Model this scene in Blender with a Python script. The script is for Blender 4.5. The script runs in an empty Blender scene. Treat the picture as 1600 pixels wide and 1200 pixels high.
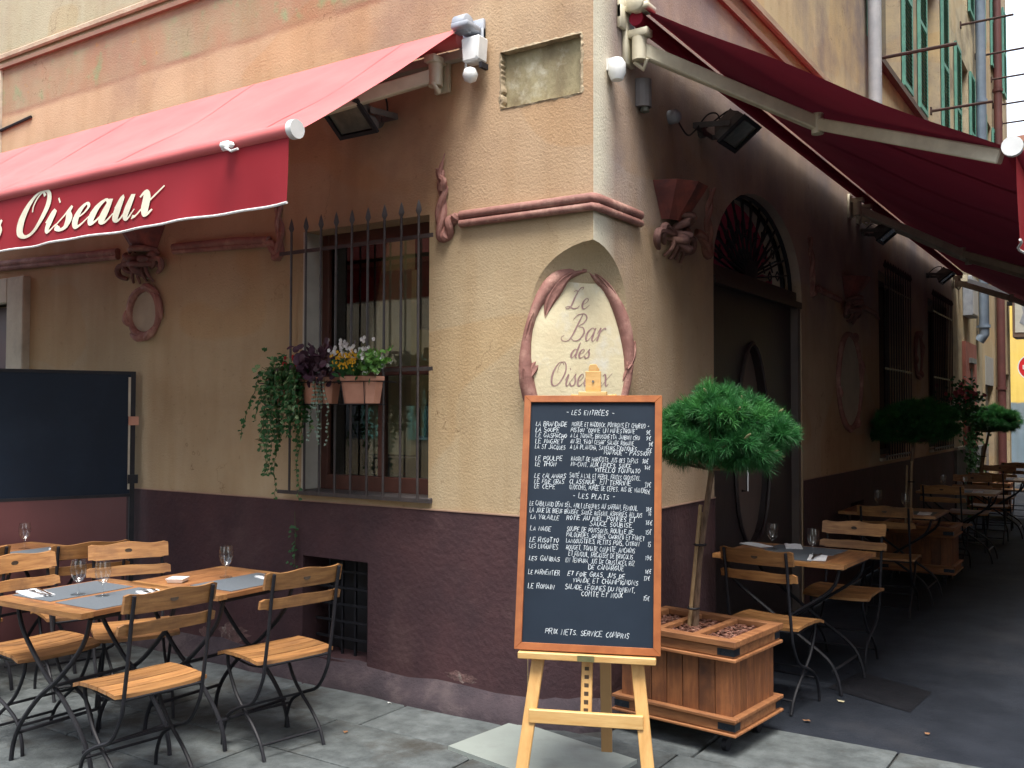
import bpy, math, random
from math import sin, cos, pi, radians as rad, sqrt
from mathutils import Vector, Matrix
from mathutils.geometry import tessellate_polygon
random.seed(7)
SC = bpy.context.scene
COL = SC.collection

# ------------------------------------------------------------------ camera, sky, sun, exposure
cam = bpy.data.cameras.new('camera')
cam.sensor_width = 36; cam.lens = 33.52; cam.clip_start = .05; cam.clip_end = 400
camo = bpy.data.objects.new('camera', cam); COL.objects.link(camo)
yaw, pit, roll = -0.5802011, 0.0302994, 0.0021028
F0 = Vector((sin(yaw), cos(yaw), 0)); R0 = Vector((cos(yaw), -sin(yaw), 0)); U0 = Vector((0, 0, 1))
F = F0*cos(pit)+U0*sin(pit); U = U0*cos(pit)-F0*sin(pit)
R, U = R0*cos(roll)+U*sin(roll), U*cos(roll)-R0*sin(roll)
M = Matrix.Identity(4)
for i in range(3):
    M[i][0] = R[i]; M[i][1] = U[i]; M[i][2] = -F[i]
M[0][3], M[1][3], M[2][3] = 2.24034, -4.15062, 1.58
camo.matrix_world = M
SC.camera = camo

SUN_EL, SUN_AZ = 68, 148          # azimuth clockwise from +Y
w = bpy.data.worlds.new('World'); SC.world = w; w.use_nodes = True
nt = w.node_tree; nt.nodes.clear()
sky = nt.nodes.new('ShaderNodeTexSky'); sky.sky_type = 'NISHITA'; sky.sun_disc = False
sky.sun_elevation = rad(SUN_EL); sky.sun_rotation = rad(SUN_AZ)
sky.air_density = 1.0; sky.dust_density = 4.0; sky.ozone_density = 1.0
bg = nt.nodes.new('ShaderNodeBackground'); bg.inputs[1].default_value = .15
wo = nt.nodes.new('ShaderNodeOutputWorld')
mxs = nt.nodes.new('ShaderNodeMix'); mxs.data_type = 'RGBA'; mxs.inputs[0].default_value = .55   # thin white overcast over the clear sky
mxs.inputs[7].default_value = (3.9, 4.0, 4.15, 1)
nt.links.new(sky.outputs[0], mxs.inputs[6]); nt.links.new(mxs.outputs[2], bg.inputs[0]); nt.links.new(bg.outputs[0], wo.inputs[0])
sl = bpy.data.lights.new('sun', 'SUN'); sl.energy = 1.5; sl.angle = rad(25); sl.color = (1, .95, .87)
so = bpy.data.objects.new('sun', sl); COL.objects.link(so)
sd = Vector((sin(rad(SUN_AZ))*cos(rad(SUN_EL)), cos(rad(SUN_AZ))*cos(rad(SUN_EL)), sin(rad(SUN_EL))))
so.rotation_euler = sd.to_track_quat('Z', 'Y').to_euler()
so.location = (0, -2, 18)
SC.view_settings.view_transform = 'Standard'; SC.view_settings.look = 'None'
SC.view_settings.exposure = 1.92; SC.view_settings.gamma = 1; SC.view_settings.use_curve_mapping = False
SC.cycles.max_bounces = 8; SC.cycles.diffuse_bounces = 4; SC.cycles.transmission_bounces = 8
SC.cycles.caustics_reflective = False; SC.cycles.caustics_refractive = False
SC.cycles.use_denoising = True

# ------------------------------------------------------------------ materials
MATS = {}
def nodes_of(m):
    m.use_nodes = True
    n = m.node_tree; return n, n.nodes, n.links
def ramp(nd, a, b, ca, cb):
    r = nd.new('ShaderNodeValToRGB'); r.color_ramp.elements[0].position = a; r.color_ramp.elements[1].position = b
    r.color_ramp.elements[0].color = (*ca, 1); r.color_ramp.elements[1].color = (*cb, 1); return r
def noise(nd, lk, vec, scale, detail=4, rough=.55, stretch=None):
    t = nd.new('ShaderNodeTexNoise'); t.inputs['Scale'].default_value = scale
    t.inputs['Detail'].default_value = detail; t.inputs['Roughness'].default_value = rough
    if stretch:
        mp = nd.new('ShaderNodeMapping'); mp.inputs['Scale'].default_value = stretch
        lk.new(vec, mp.inputs['Vector']); vec = mp.outputs[0]
    lk.new(vec, t.inputs['Vector']); return t
def mixc(nd, lk, fac, a, b, mode='MIX'):
    m = nd.new('ShaderNodeMix'); m.data_type = 'RGBA'; m.blend_type = mode
    def put(s, v):
        if isinstance(v, tuple): s.default_value = (*v, 1) if len(v) == 3 else v
        elif isinstance(v, float) or isinstance(v, int): s.default_value = v
        else: lk.new(v, s)
    put(m.inputs[0], fac); put(m.inputs[6], a); put(m.inputs[7], b); return m.outputs[2]
def mat(name, c1, c2=None, scale=4, rough=.7, bump=0, bscale=80, metal=0, stretch=None, rnd=0, spec=.5,
        c3=None, s3=1.2, sheen=0, lo=.35, hi=.65, detail=5):
    if name in MATS: return MATS[name]
    m = bpy.data.materials.new(name); n, nd, lk = nodes_of(m); b = nd['Principled BSDF']
    b.inputs['Roughness'].default_value = rough; b.inputs['Metallic'].default_value = metal
    b.inputs['Specular IOR Level'].default_value = spec
    tc = nd.new('ShaderNodeTexCoord'); vec = tc.outputs['Object']
    if rnd:
        oi = nd.new('ShaderNodeObjectInfo'); va = nd.new('ShaderNodeVectorMath'); va.operation = 'ADD'
        cx = nd.new('ShaderNodeVectorMath'); cx.operation = 'SCALE'; cx.inputs[0].default_value = (37, 17, 23)
        lk.new(oi.outputs['Random'], cx.inputs['Scale']); lk.new(vec, va.inputs[0]); lk.new(cx.outputs[0], va.inputs[1]); vec = va.outputs[0]
    if c2 is None: c2 = tuple(x*.8 for x in c1)
    t = noise(nd, lk, vec, scale, detail, .6, stretch); r = ramp(nd, lo, hi, c2, c1); lk.new(t.outputs[0], r.inputs[0])
    out = r.outputs[0]
    if c3:
        t3 = noise(nd, lk, vec, s3, 6, .65); r3 = ramp(nd, .52, .68, (0, 0, 0), (1, 1, 1)); lk.new(t3.outputs[0], r3.inputs[0])
        out = mixc(nd, lk, r3.outputs[0], out, c3)
    if rnd:
        hv = nd.new('ShaderNodeHueSaturation'); mr = nd.new('ShaderNodeMapRange')
        mr.inputs[3].default_value = 1-rnd; mr.inputs[4].default_value = 1+rnd
        lk.new(oi.outputs['Random'], mr.inputs[0]); lk.new(mr.outputs[0], hv.inputs['Value']); lk.new(out, hv.inputs['Color']); out = hv.outputs[0]
    lk.new(out, b.inputs['Base Color'])
    if sheen: b.inputs['Sheen Weight'].default_value = sheen
    if bump:
        t2 = noise(nd, lk, vec, bscale, 5, .6, stretch); bp = nd.new('ShaderNodeBump')
        bp.inputs['Distance'].default_value = bump; bp.inputs['Strength'].default_value = 1
        lk.new(t2.outputs[0], bp.inputs['Height']); lk.new(bp.outputs[0], b.inputs['Normal'])
    MATS[name] = m; return m

WOOD = mat('teak wood', (.40, .205, .075), (.215, .095, .034), 6, .46, .0012, 14, stretch=(1, 9, 9), rnd=.25, lo=.34, hi=.66, c3=(.17, .085, .04), s3=3.1)
WOODY = mat('teak wood along', (.35, .16, .062), (.19, .078, .03), 6, .44, .0012, 14, stretch=(9, 1, 9), rnd=.25, lo=.34, hi=.66, c3=(.15, .07, .035), s3=3.1)
GRILLE = mat('grey brown iron bars', (.055, .045, .045), (.035, .03, .03), 20, .5)
STEEL = mat('black painted steel', (.010, .011, .015), (.017, .017, .022), 20, .55, spec=.3)
EASEL = mat('pine wood', (.66, .40, .15), (.54, .30, .10), 5, .5, .0006, 12, stretch=(8, 8, 1), rnd=.05)
EASELX = mat('pine wood across', (.70, .46, .19), (.58, .34, .12), 5, .5, .0006, 12, stretch=(1, 8, 8), rnd=.05)
FRAMEW = mat('cherry stained frame wood', (.36, .12, .035), (.27, .08, .022), 5, .38, .0004, 12, stretch=(3, 3, 3), rnd=.06)
CEDAR = mat('cedar planks', (.27, .105, .038), (.14, .05, .02), 5, .62, .0015, 16, stretch=(7, 7, 1), rnd=.25, c3=(.09, .035, .018), s3=3)
CEDARX = mat('cedar rails', (.34, .15, .06), (.20, .078, .03), 5, .62, .0012, 16, stretch=(1, 7, 7), rnd=.18)
SLATE = mat('blackboard slate', (.008, .016, .029), (.012, .022, .038), 2.5, .7, spec=.25)
CHALK = mat('chalk', (.66, .72, .76), (.46, .53, .58), 60, .9)
REDAWN = mat('red awning canvas', (.56, .035, .045), (.47, .028, .036), 1.5, .7, .0012, 5, stretch=(1, 1, 1), sheen=.1, spec=.3)
FADED_LIT = mat('faded and lit red canvas', (.64, .15, .15), (.56, .11, .115), 2.2, .8, .004, 3, sheen=.2, spec=.3, c3=(.60, .15, .15), s3=1.1)  # sun fading, plus the haze and gloss on the lit top, put into colour
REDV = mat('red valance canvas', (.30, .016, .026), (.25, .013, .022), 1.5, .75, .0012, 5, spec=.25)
SHADEAWN = mat('shaded red awning canvas', (.30, .020, .045), (.24, .015, .036), 1.5, .85, .001, 5, spec=.2)  # same red fabric, with the shade underneath put into a darker colour
CREAMMET = mat('cream lacquered aluminium', (.62, .58, .44), (.50, .46, .35), 9, .45, .0006, 60)
WHITEPL = mat('white plastic', (.78, .80, .80), (.66, .68, .68), 9, .4)
GREYMET = mat('grey zinc', (.34, .37, .42), (.22, .25, .30), 7, .5, .0006, 30)
LAMPB = mat('grey brown lamp housing', (.12, .11, .105), (.07, .065, .06), 12, .5)
LAMPG = mat('floodlight glass', (.16, .17, .14), (.08, .09, .08), 9, .12)
MOULD = mat('terracotta painted plaster', (.30, .145, .12), (.20, .09, .075), 9, .75, .004, 35, c3=(.42, .25, .20), s3=7)
MOULDD = mat('dark red painted plaster', (.25, .065, .05), (.12, .035, .033), 7, .75, .004, 30, c3=(.08, .03, .035), s3=6)
WHITEFAB = mat('white paper napkin', (.84, .86, .88), (.76, .79, .82), 30, .8, .0006, 40)
GREYMAT = mat('grey vinyl placemat', (.115, .135, .155), (.09, .11, .13), 200, .6, .0003, 400)
PORC = mat('white porcelain', (.82, .83, .83), (.78, .79, .8), 5, .15)
CUTL = mat('polished cutlery steel', (.5, .5, .52), (.4, .4, .42), 20, .2, metal=1)
TERRA = mat('terracotta pot', (.52, .27, .19), (.44, .21, .14), 8, .65, .0008, 50, rnd=.1)
BARK = mat('bark', (.20, .13, .085), (.08, .05, .032), 14, .9, .004, 40, stretch=(2, 2, .5))
MULCH = mat('pine bark mulch', (.24, .095, .06), (.09, .04, .03), 22, .9, .002, 60, c3=(.36, .22, .17), s3=40)
LETTER = mat('lettering cream paint', (.80, .76, .62), (.70, .66, .52), 30, .7)
LETDARK = mat('lettering mauve paint', (.26, .15, .15), (.36, .24, .22), 30, .8)
REDFRAME = mat('oxblood window frame', (.10, .035, .024), (.07, .026, .02), 8, .45, .0005, 30)
DARKWOOD = mat('dark door wood', (.035, .026, .026), (.022, .016, .018), 8, .45, .001, 20, stretch=(5, 5, 1))
GREENSH = mat('green louvre paint', (.14, .38, .30), (.09, .28, .23), 8, .6, .0005, 50, rnd=.1)
IVORY = mat('ivory stone trim', (.58, .54, .43), (.46, .42, .33), 5, .85, .004, 30, c3=(.36, .33, .27), s3=4)
def glass_mat():
    m = bpy.data.materials.new('window glass'); n, nd, lk = nodes_of(m); nd.clear()
    o = nd.new('ShaderNodeOutputMaterial'); mx = nd.new('ShaderNodeMixShader'); tr = nd.new('ShaderNodeBsdfTransparent')
    tr.inputs[0].default_value = (.82, .86, .85, 1)
    gl = nd.new('ShaderNodeBsdfGlossy'); gl.inputs['Roughness'].default_value = .03
    fr = nd.new('ShaderNodeFresnel'); fr.inputs[0].default_value = 1.5
    ad = nd.new('ShaderNodeMath'); ad.operation = 'ADD'; ad.inputs[1].default_value = .06; lk.new(fr.outputs[0], ad.inputs[0])
    lk.new(ad.outputs[0], mx.inputs[0]); lk.new(tr.outputs[0], mx.inputs[1]); lk.new(gl.outputs[0], mx.inputs[2]); lk.new(mx.outputs[0], o.inputs[0])
    return m
WGLASS = glass_mat()
def goblet_mat():
    m = bpy.data.materials.new('clear goblet glass'); n, nd, lk = nodes_of(m); nd.clear()
    o = nd.new('ShaderNodeOutputMaterial'); mx = nd.new('ShaderNodeMixShader'); tr = nd.new('ShaderNodeBsdfTransparent')
    tr.inputs[0].default_value = (.97, .98, .98, 1)
    gl = nd.new('ShaderNodeBsdfGlossy'); gl.inputs['Roughness'].default_value = .02
    lw = nd.new('ShaderNodeLayerWeight'); lw.inputs[0].default_value = .5
    pw_ = nd.new('ShaderNodeMath'); pw_.operation = 'POWER'; pw_.inputs[1].default_value = 3.0; lk.new(lw.outputs['Facing'], pw_.inputs[0])
    ml = nd.new('ShaderNodeMath'); ml.operation = 'MULTIPLY_ADD'; ml.inputs[1].default_value = .38; ml.inputs[2].default_value = .05; lk.new(pw_.outputs[0], ml.inputs[0])
    lk.new(ml.outputs[0], mx.inputs[0]); lk.new(tr.outputs[0], mx.inputs[1]); lk.new(gl.outputs[0], mx.inputs[2]); lk.new(mx.outputs[0], o.inputs[0])
    return m
GOBLET = goblet_mat()
def canvas_glow(m, col, fac):   # woven canvas lets a little red light through
    n = m.node_tree; b = n.nodes['Principled BSDF']; o = [x for x in n.nodes if x.type == 'OUTPUT_MATERIAL'][0]
    t = n.nodes.new('ShaderNodeBsdfTranslucent'); mx = n.nodes.new('ShaderNodeMixShader'); mx.inputs[0].default_value = fac
    t.inputs[0].default_value = (*col, 1); n.links.new(b.outputs[0], mx.inputs[1]); n.links.new(t.outputs[0], mx.inputs[2]); n.links.new(mx.outputs[0], o.inputs[0])
canvas_glow(FADED_LIT, (.62, .22, .22), .045); canvas_glow(SHADEAWN, (.3, .05, .10), .012); canvas_glow(REDV, (.5, .04, .05), .05)
def leaf_mat(name, c1, c2, rough=.5, trans=.25):
    m = mat(name, c1, c2, 25, rough, spec=.4); n = m.node_tree
    b = n.nodes['Principled BSDF']; o = [x for x in n.nodes if x.type == 'OUTPUT_MATERIAL'][0]
    t = n.nodes.new('ShaderNodeBsdfTranslucent'); mx = n.nodes.new('ShaderNodeMixShader'); mx.inputs[0].default_value = trans
    t.inputs[0].default_value = (*[x*1.1 for x in c1], 1)
    n.links.new(b.outputs[0], mx.inputs[1]); n.links.new(t.outputs[0], mx.inputs[2]); n.links.new(mx.outputs[0], o.inputs[0]); return m
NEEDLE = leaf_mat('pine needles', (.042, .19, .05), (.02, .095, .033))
NEEDLE2 = leaf_mat('light pine needles', (.075, .27, .065), (.04, .18, .045))  # lighter green, used only on some tufts of the upper crown
IVY = leaf_mat('ivy leaves', (.035, .14, .035), (.018, .075, .025))
IVYL = leaf_mat('variegated leaves', (.30, .40, .20), (.12, .26, .09))
PURPL = leaf_mat('purple leaves', (.055, .022, .04), (.11, .06, .085))
LIME = leaf_mat('lime leaves', (.16, .34, .07), (.07, .2, .045))
WHITEP = leaf_mat('white petals', (.8, .8, .8), (.65, .65, .68))
YELP = leaf_mat('yellow petals', (.80, .50, .03), (.65, .36, .02))
REDP = leaf_mat('red petals', (.55, .02, .03), (.4, .02, .03))

def wall_mat(name, zones, grime=(.22, .14, .115), gscale=.55, gthr=(.50, .72), bump=.0046, frieze=None, edge_light=None, gz=None, gfac=.75):
    """zones: list of (z_from, colour, colour2) paint fields of the facade; frieze (z0, z1) the marbled painted band"""
    m = bpy.data.materials.new(name); n, nd, lk = nodes_of(m); b = nd['Principled BSDF']; b.inputs['Roughness'].default_value = .88
    b.inputs['Specular IOR Level'].default_value = .25
    tc = nd.new('ShaderNodeTexCoord'); v = tc.outputs['Object']; sp = nd.new('ShaderNodeSeparateXYZ'); lk.new(v, sp.inputs[0])
    wob = noise(nd, lk, v, 3.5, 4)
    zz = nd.new('ShaderNodeMath'); zz.operation = 'MULTIPLY_ADD'; lk.new(wob.outputs[0], zz.inputs[0]); zz.inputs[1].default_value = .10; 
    zs = nd.new('ShaderNodeMath'); zs.operation = 'SUBTRACT'; lk.new(sp.outputs[2], zs.inputs[0]); zs.inputs[1].default_value = .05
    lk.new(zs.outputs[0], zz.inputs[2])
    t1 = noise(nd, lk, v, 1.1, 7, .62); t2 = noise(nd, lk, v, 1.6, 5, .6, (2.2, 2.2, .35))
    def two(ca, cb, t):
        r = ramp(nd, .36, .64, ca, cb); lk.new(t.outputs[0], r.inputs[0]); return r.outputs[0]
    out = two(zones[0][1], zones[0][2], t1)
    def step(z, soft, src):
        mr = nd.new('ShaderNodeMapRange'); mr.inputs[1].default_value = z-soft; mr.inputs[2].default_value = z+soft; lk.new(src, mr.inputs[0]); return mr.outputs[0]
    for z, ca, cb in zones[1:]:
        out = mixc(nd, lk, step(z, .03, zz.outputs[0]), out, two(ca, cb, t1))
    if frieze:
        z0, z1 = frieze
        f1 = noise(nd, lk, v, 2.6, 6, .6, (1, 1, .8)); f2 = noise(nd, lk, v, 5.0, 5, .6)
        fr = two((.37, .22, .14), (.33, .28, .18), f1)
        rr = ramp(nd, .55, .66, (0, 0, 0), (1, 1, 1)); lk.new(f2.outputs[0], rr.inputs[0])
        fr = mixc(nd, lk, rr.outputs[0], fr, (.27, .30, .17))
        rr2 = ramp(nd, .3, .37, (1, 1, 1), (0, 0, 0)); lk.new(f2.outputs[0], rr2.inputs[0])
        fr = mixc(nd, lk, rr2.outputs[0], fr, (.50, .26, .08))
        a = step(z0, .012, sp.outputs[2]); c = step(z1, .012, sp.outputs[2])
        mu = nd.new('ShaderNodeMath'); mu.operation = 'SUBTRACT'; lk.new(a, mu.inputs[0]); lk.new(c, mu.inputs[1])
        out = mixc(nd, lk, mu.outputs[0], out, fr)
        for zl in (z0, z1):
            a = step(zl-.020, .014, zz.outputs[0] if False else sp.outputs[2]); c = step(zl+.020, .014, sp.outputs[2])
            mu = nd.new('ShaderNodeMath'); mu.operation = 'SUBTRACT'; lk.new(a, mu.inputs[0]); lk.new(c, mu.inputs[1])
            wl = nd.new('ShaderNodeMath'); wl.operation = 'MULTIPLY'; lk.new(mu.outputs[0], wl.inputs[0]); rw = ramp(nd, .35, .6, (.15, .15, .15), (.8, .8, .8)); lk.new(f1.outputs[0], rw.inputs[0]); lk.new(rw.outputs[0], wl.inputs[1])
            out = mixc(nd, lk, wl.outputs[0], out, (.30, .16, .11))
    # vertical streaks of wear
    rs = ramp(nd, .45, .75, (0, 0, 0), (1, 1, 1)); lk.new(t2.outputs[0], rs.inputs[0])
    sc = nd.new('ShaderNodeMath'); sc.operation = 'MULTIPLY'; lk.new(rs.outputs[0], sc.inputs[0]); sc.inputs[1].default_value = .6
    out = mixc(nd, lk, sc.outputs[0], out, (.78, .68, .55), 'MULTIPLY')
    vo = nd.new('ShaderNodeTexVoronoi'); vo.feature = 'DISTANCE_TO_EDGE'; vo.inputs['Scale'].default_value = .75
    dn = noise(nd, lk, v, 2.2, 5, .6); va = nd.new('ShaderNodeVectorMath'); va.operation = 'ADD'; lk.new(v, va.inputs[0]); lk.new(dn.outputs['Color'], va.inputs[1]); lk.new(va.outputs[0], vo.inputs['Vector'])
    rc = ramp(nd, .0, .0035, (.45, .40, .36), (1, 1, 1)); lk.new(vo.outputs['Distance'], rc.inputs[0])
    mk = ramp(nd, .50, .58, (0, 0, 0), (.8, .8, .8)); lk.new(noise(nd, lk, v, .9, 2).outputs[0], mk.inputs[0])
    out = mixc(nd, lk, mk.outputs[0], out, mixc(nd, lk, 1.0, out, rc.outputs[0], 'MULTIPLY'))
    pt_ = noise(nd, lk, v, .7, 1, .4, (1, 1, 1.6)); pr = ramp(nd, .575, .585, (1, 1, 1), (1.0, .93, .84)); lk.new(pt_.outputs[0], pr.inputs[0])
    out = mixc(nd, lk, .8, out, pr.outputs[0], 'MULTIPLY')
    # soot and damp patches
    tg = noise(nd, lk, v, gscale, 8, .68); rg = ramp(nd, gthr[0], gthr[1], (0, 0, 0), (1, 1, 1)); lk.new(tg.outputs[0], rg.inputs[0])
    sg = nd.new('ShaderNodeMath'); sg.operation = 'MULTIPLY'; lk.new(rg.outputs[0], sg.inputs[0]); sg.inputs[1].default_value = gfac
    g = sg.outputs[0]
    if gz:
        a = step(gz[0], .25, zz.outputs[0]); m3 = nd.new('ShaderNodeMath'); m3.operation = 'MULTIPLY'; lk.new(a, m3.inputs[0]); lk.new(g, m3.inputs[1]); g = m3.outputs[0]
    out = mixc(nd, lk, g, out, grime)
    if edge_light is not None:   # light on the corner edge clear of the awning, painted into the colour
        mr = nd.new('ShaderNodeMapRange'); mr.inputs[1].default_value = edge_light[1]; mr.inputs[2].default_value = edge_light[2]
        mr.inputs[3].default_value = 1; mr.inputs[4].default_value = 0; lk.new(sp.outputs[edge_light[0]], mr.inputs[0])
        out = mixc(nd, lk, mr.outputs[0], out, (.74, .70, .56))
    # plaster chips
    tf = noise(nd, lk, v, 26, 3, .5); rf = ramp(nd, .30, .34, (.55, .5, .45), (1, 1, 1)); lk.new(tf.outputs[0], rf.inputs[0])
    out = mixc(nd, lk, .35, out, rf.outputs[0], 'MULTIPLY')
    lk.new(out, b.inputs['Base Color'])
    bn = noise(nd, lk, v, 75, 5, .65); bn2 = noise(nd, lk, v, 5, 3, .5)
    ad = nd.new('ShaderNodeMath'); ad.operation = 'MULTIPLY_ADD'; lk.new(bn2.outputs[0], ad.inputs[0]); ad.inputs[1].default_value = 1.1; lk.new(bn.outputs[0], ad.inputs[2])
    bp = nd.new('ShaderNodeBump'); bp.inputs['Distance'].default_value = bump; lk.new(ad.outputs[0], bp.inputs['Height']); lk.new(bp.outputs[0], b.inputs['Normal'])
    MATS[name] = m; return m
Z = [(-1, (.41, .32, .205), (.49, .39, .25)), (2.62, (.50, .355, .225), (.42, .295, .19)), (4.40, (.47, .34, .23), (.52, .38, .25)), (4.5, (.40, .36, .25), (.47, .43, .30))]
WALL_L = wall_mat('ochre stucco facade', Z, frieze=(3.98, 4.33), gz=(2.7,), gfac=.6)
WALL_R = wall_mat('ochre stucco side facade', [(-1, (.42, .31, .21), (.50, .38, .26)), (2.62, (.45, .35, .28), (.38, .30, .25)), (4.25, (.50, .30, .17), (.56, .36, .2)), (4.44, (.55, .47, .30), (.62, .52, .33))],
                  frieze=None, edge_light=(1, .06, .24), gz=(2.3,), gfac=.9, gscale=.8, gthr=(.42, .66), grime=(.22, .19, .205))
DADO = mat('maroon dado paint', (.062, .026, .030), (.040, .018, .023), 3, .8, .006, 30, c3=(.074, .038, .040), s3=2.2)

# ------------------------------------------------------------------ mesh helpers
class MB:
    def __init__(s): s.v = []; s.f = []; s.m = []; s.cur = 0; s.smooth = []
    def add(s, vs, fs, smooth=False):
        o = len(s.v); s.v += [tuple(v) for v in vs]
        for f in fs: s.f.append(tuple(i+o for i in f)); s.m.append(s.cur); s.smooth.append(smooth)
        return s
    def box(s, x0, x1, y0, y1, z0, z1, rot=None, c=None):
        vs = [(x, y, z) for z in (z0, z1) for y in (y0, y1) for x in (x0, x1)]
        if rot:
            cc = Vector(c) if c else Vector(((x0+x1)/2, (y0+y1)/2, (z0+z1)/2))
            vs = [cc+rot @ (Vector(v)-cc) for v in vs]
        return s.add(vs, [(0, 2, 3, 1), (4, 5, 7, 6), (0, 1, 5, 4), (2, 6, 7, 3), (0, 4, 6, 2), (1, 3, 7, 5)])
    def beam(s, a, b, w, h, up=(0, 0, 1)):
        a = Vector(a); b = Vector(b); d = (b-a).normalized(); u = Vector(up); x = d.cross(u)
        if x.length < 1e-4: x = d.cross(Vector((0, 1, 0)))
        x.normalize(); y = x.cross(d)
        vs = [p+x*sx*w/2+y*sy*h/2 for p in (a, b) for sx, sy in ((-1, -1), (1, -1), (1, 1), (-1, 1))]
        return s.add(vs, [(3, 2, 1, 0), (4, 5, 6, 7), (0, 1, 5, 4), (1, 2, 6, 5), (2, 3, 7, 6), (3, 0, 4, 7)])
    def tube(s, pts, r, n=8, closed=False, ell=None, cap=True):
        P = [Vector(p) for p in pts]; N = len(P)
        rs = r if isinstance(r, (list, tuple)) else [r]*N
        t0 = (P[1]-P[0]).normalized(); nrm = t0.orthogonal().normalized()
        vs = []
        for i, p in enumerate(P):
            if closed: t = (P[(i+1) % N]-P[i-1]).normalized()
            else: t = (P[min(i+1, N-1)]-P[max(i-1, 0)]).normalized()
            nrm = (nrm-t*nrm.dot(t))
            if nrm.length < 1e-6: nrm = t.orthogonal()
            nrm.normalize(); bn = t.cross(nrm)
            for k in range(n):
                a = 2*pi*k/n; vs.append(p+nrm*cos(a)*rs[i]+bn*sin(a)*rs[i])
        fs = []
        for i in range(N if closed else N-1):
            j = (i+1) % N
            for k in range(n): fs.append((i*n+k, i*n+(k+1) % n, j*n+(k+1) % n, j*n+k))
        if not closed and cap: fs += [tuple(range(n-1, -1, -1)), tuple((N-1)*n+k for k in range(n))]
        return s.add(vs, fs, True)
    def lathe(s, prof, n=20, c=(0, 0, 0), axis='Z', closed=False):
        vs = []; 
        for r, z in prof:
            for k in range(n):
                a = 2*pi*k/n; p = (r*cos(a), r*sin(a), z)
                if axis == 'Y': p = (p[0], p[2], p[1])
                if axis == 'X': p = (p[2], p[0], p[1])
                vs.append((p[0]+c[0], p[1]+c[1], p[2]+c[2]))
        fs = [(i*n+k, i*n+(k+1) % n, (i+1)*n+(k+1) % n, (i+1)*n+k) for i in range(len(prof)-1) for k in range(n)]
        return s.add(vs, fs, True)
    def blob(s, c, r, seed=0, amp=.2, n=8):
        rg = random.Random(seed); c = Vector(c); vs = []; ph = [rg.uniform(0, 6) for _ in range(4)]
        for i in range(n+1):
            th = pi*i/n
            for k in range(n*2):
                a = pi*k/n; d = 1+amp*(sin(3*a+ph[0])*sin(2*th+ph[1])+.5*sin(5*a+ph[2]))*sin(th)
                vs.append(c+Vector((r[0]*sin(th)*cos(a)*d, r[1]*sin(th)*sin(a)*d, r[2]*cos(th)*d)))
        m = n*2
        return s.add(vs, [(i*m+k, (i+1)*m+k, (i+1)*m+(k+1) % m, i*m+(k+1) % m) for i in range(n) for k in range(m)], True)
    def panel(s, outer, holes, fn, depth):
        """flat panel with holes; fn(u, v, d) -> point; reveals of the given depth"""
        rings = [outer]+holes
        tr = tessellate_polygon([[Vector((u, v, 0)) for u, v in rg] for rg in rings])
        flat = [p for rg in rings for p in rg]
        o = [fn(u, v, 0) for u, v in flat]; s.add(o, [tuple(t) for t in tr])
        for rg in rings[1:] if depth else []:
            N = len(rg); vs = [fn(u, v, 0) for u, v in rg]+[fn(u, v, depth) for u, v in rg]
            s.add(vs, [(i, (i+1) % N, N+(i+1) % N, N+i) for i in range(N)])
        return s
    def prism(s, poly, fn, depth):
        """solid extruded outline"""
        N = len(poly); tr = tessellate_polygon([[Vector((u, v, 0)) for u, v in poly]])
        vs = [fn(u, v, 0) for u, v in poly]+[fn(u, v, depth) for u, v in poly]
        fs = [tuple(t) for t in tr]+[tuple(N+i for i in reversed(t)) for t in tr]+[(i, (i+1) % N, N+(i+1) % N, N+i) for i in range(N)]
        return s.add(vs, fs)
    def build(s, name, mats, parent=None, loc=None, bevel=0, recalc=True):
        me = bpy.data.meshes.new(name); me.from_pydata(s.v, [], s.f)
        mats = mats if isinstance(mats, (list, tuple)) else [mats]
        for m in mats: me.materials.append(m)
        me.polygons.foreach_set('material_index', s.m); me.polygons.foreach_set('use_smooth', s.smooth)
        if recalc and len(s.f) < 60000:
            import bmesh
            bm = bmesh.new(); bm.from_mesh(me); bmesh.ops.recalc_face_normals(bm, faces=bm.faces)
            if bevel: bmesh.ops.bevel(bm, geom=list(bm.edges), offset=bevel, segments=1, affect='EDGES', clamp_overlap=True)
            bm.to_mesh(me); bm.free()
        if any(s.smooth) and len(s.f) < 60000: me.set_sharp_from_angle(angle=rad(48))
        me.update()
        o = bpy.data.objects.new(name, me); COL.objects.link(o)
        if parent: o.parent = parent
        if loc: o.location = loc
        return o
def meshof(o):
    me = o.data; bpy.data.objects.remove(o); return me
def tag(o, label=None, cat=None, group=None, kind=None):
    if label: o['label'] = label
    if cat: o['category'] = cat
    if group: o['group'] = group
    if kind: o['kind'] = kind
    return o
def thing(name, label, cat, loc=(0, 0, 0), rz=0, group=None):
    o = bpy.data.objects.new(name, None); COL.objects.link(o); o.empty_display_size = .1
    o.location = loc; o.rotation_euler = (0, 0, rad(rz)); return tag(o, label, cat, group)
KIDS = {}
def kids(o): return [c for c in o.children]
def dup(root, label, loc, rz=0, group=None, sc=None):
    def cp(o, par):
        c = o.copy(); COL.objects.link(c)
        if par: c.parent = par
        for ch in kids(o): cp(ch, c)
        return c
    r = cp(root, None); r.location = loc; r.rotation_euler = (0, 0, rad(rz)); r['label'] = label
    if group: r['group'] = group
    if sc: r.scale = sc
    return r
def box(name, m, parent, x0, x1, y0, y1, z0, z1, bevel=0):
    return MB().box(x0, x1, y0, y1, z0, z1).build(name, m, parent, bevel=bevel)
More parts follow.
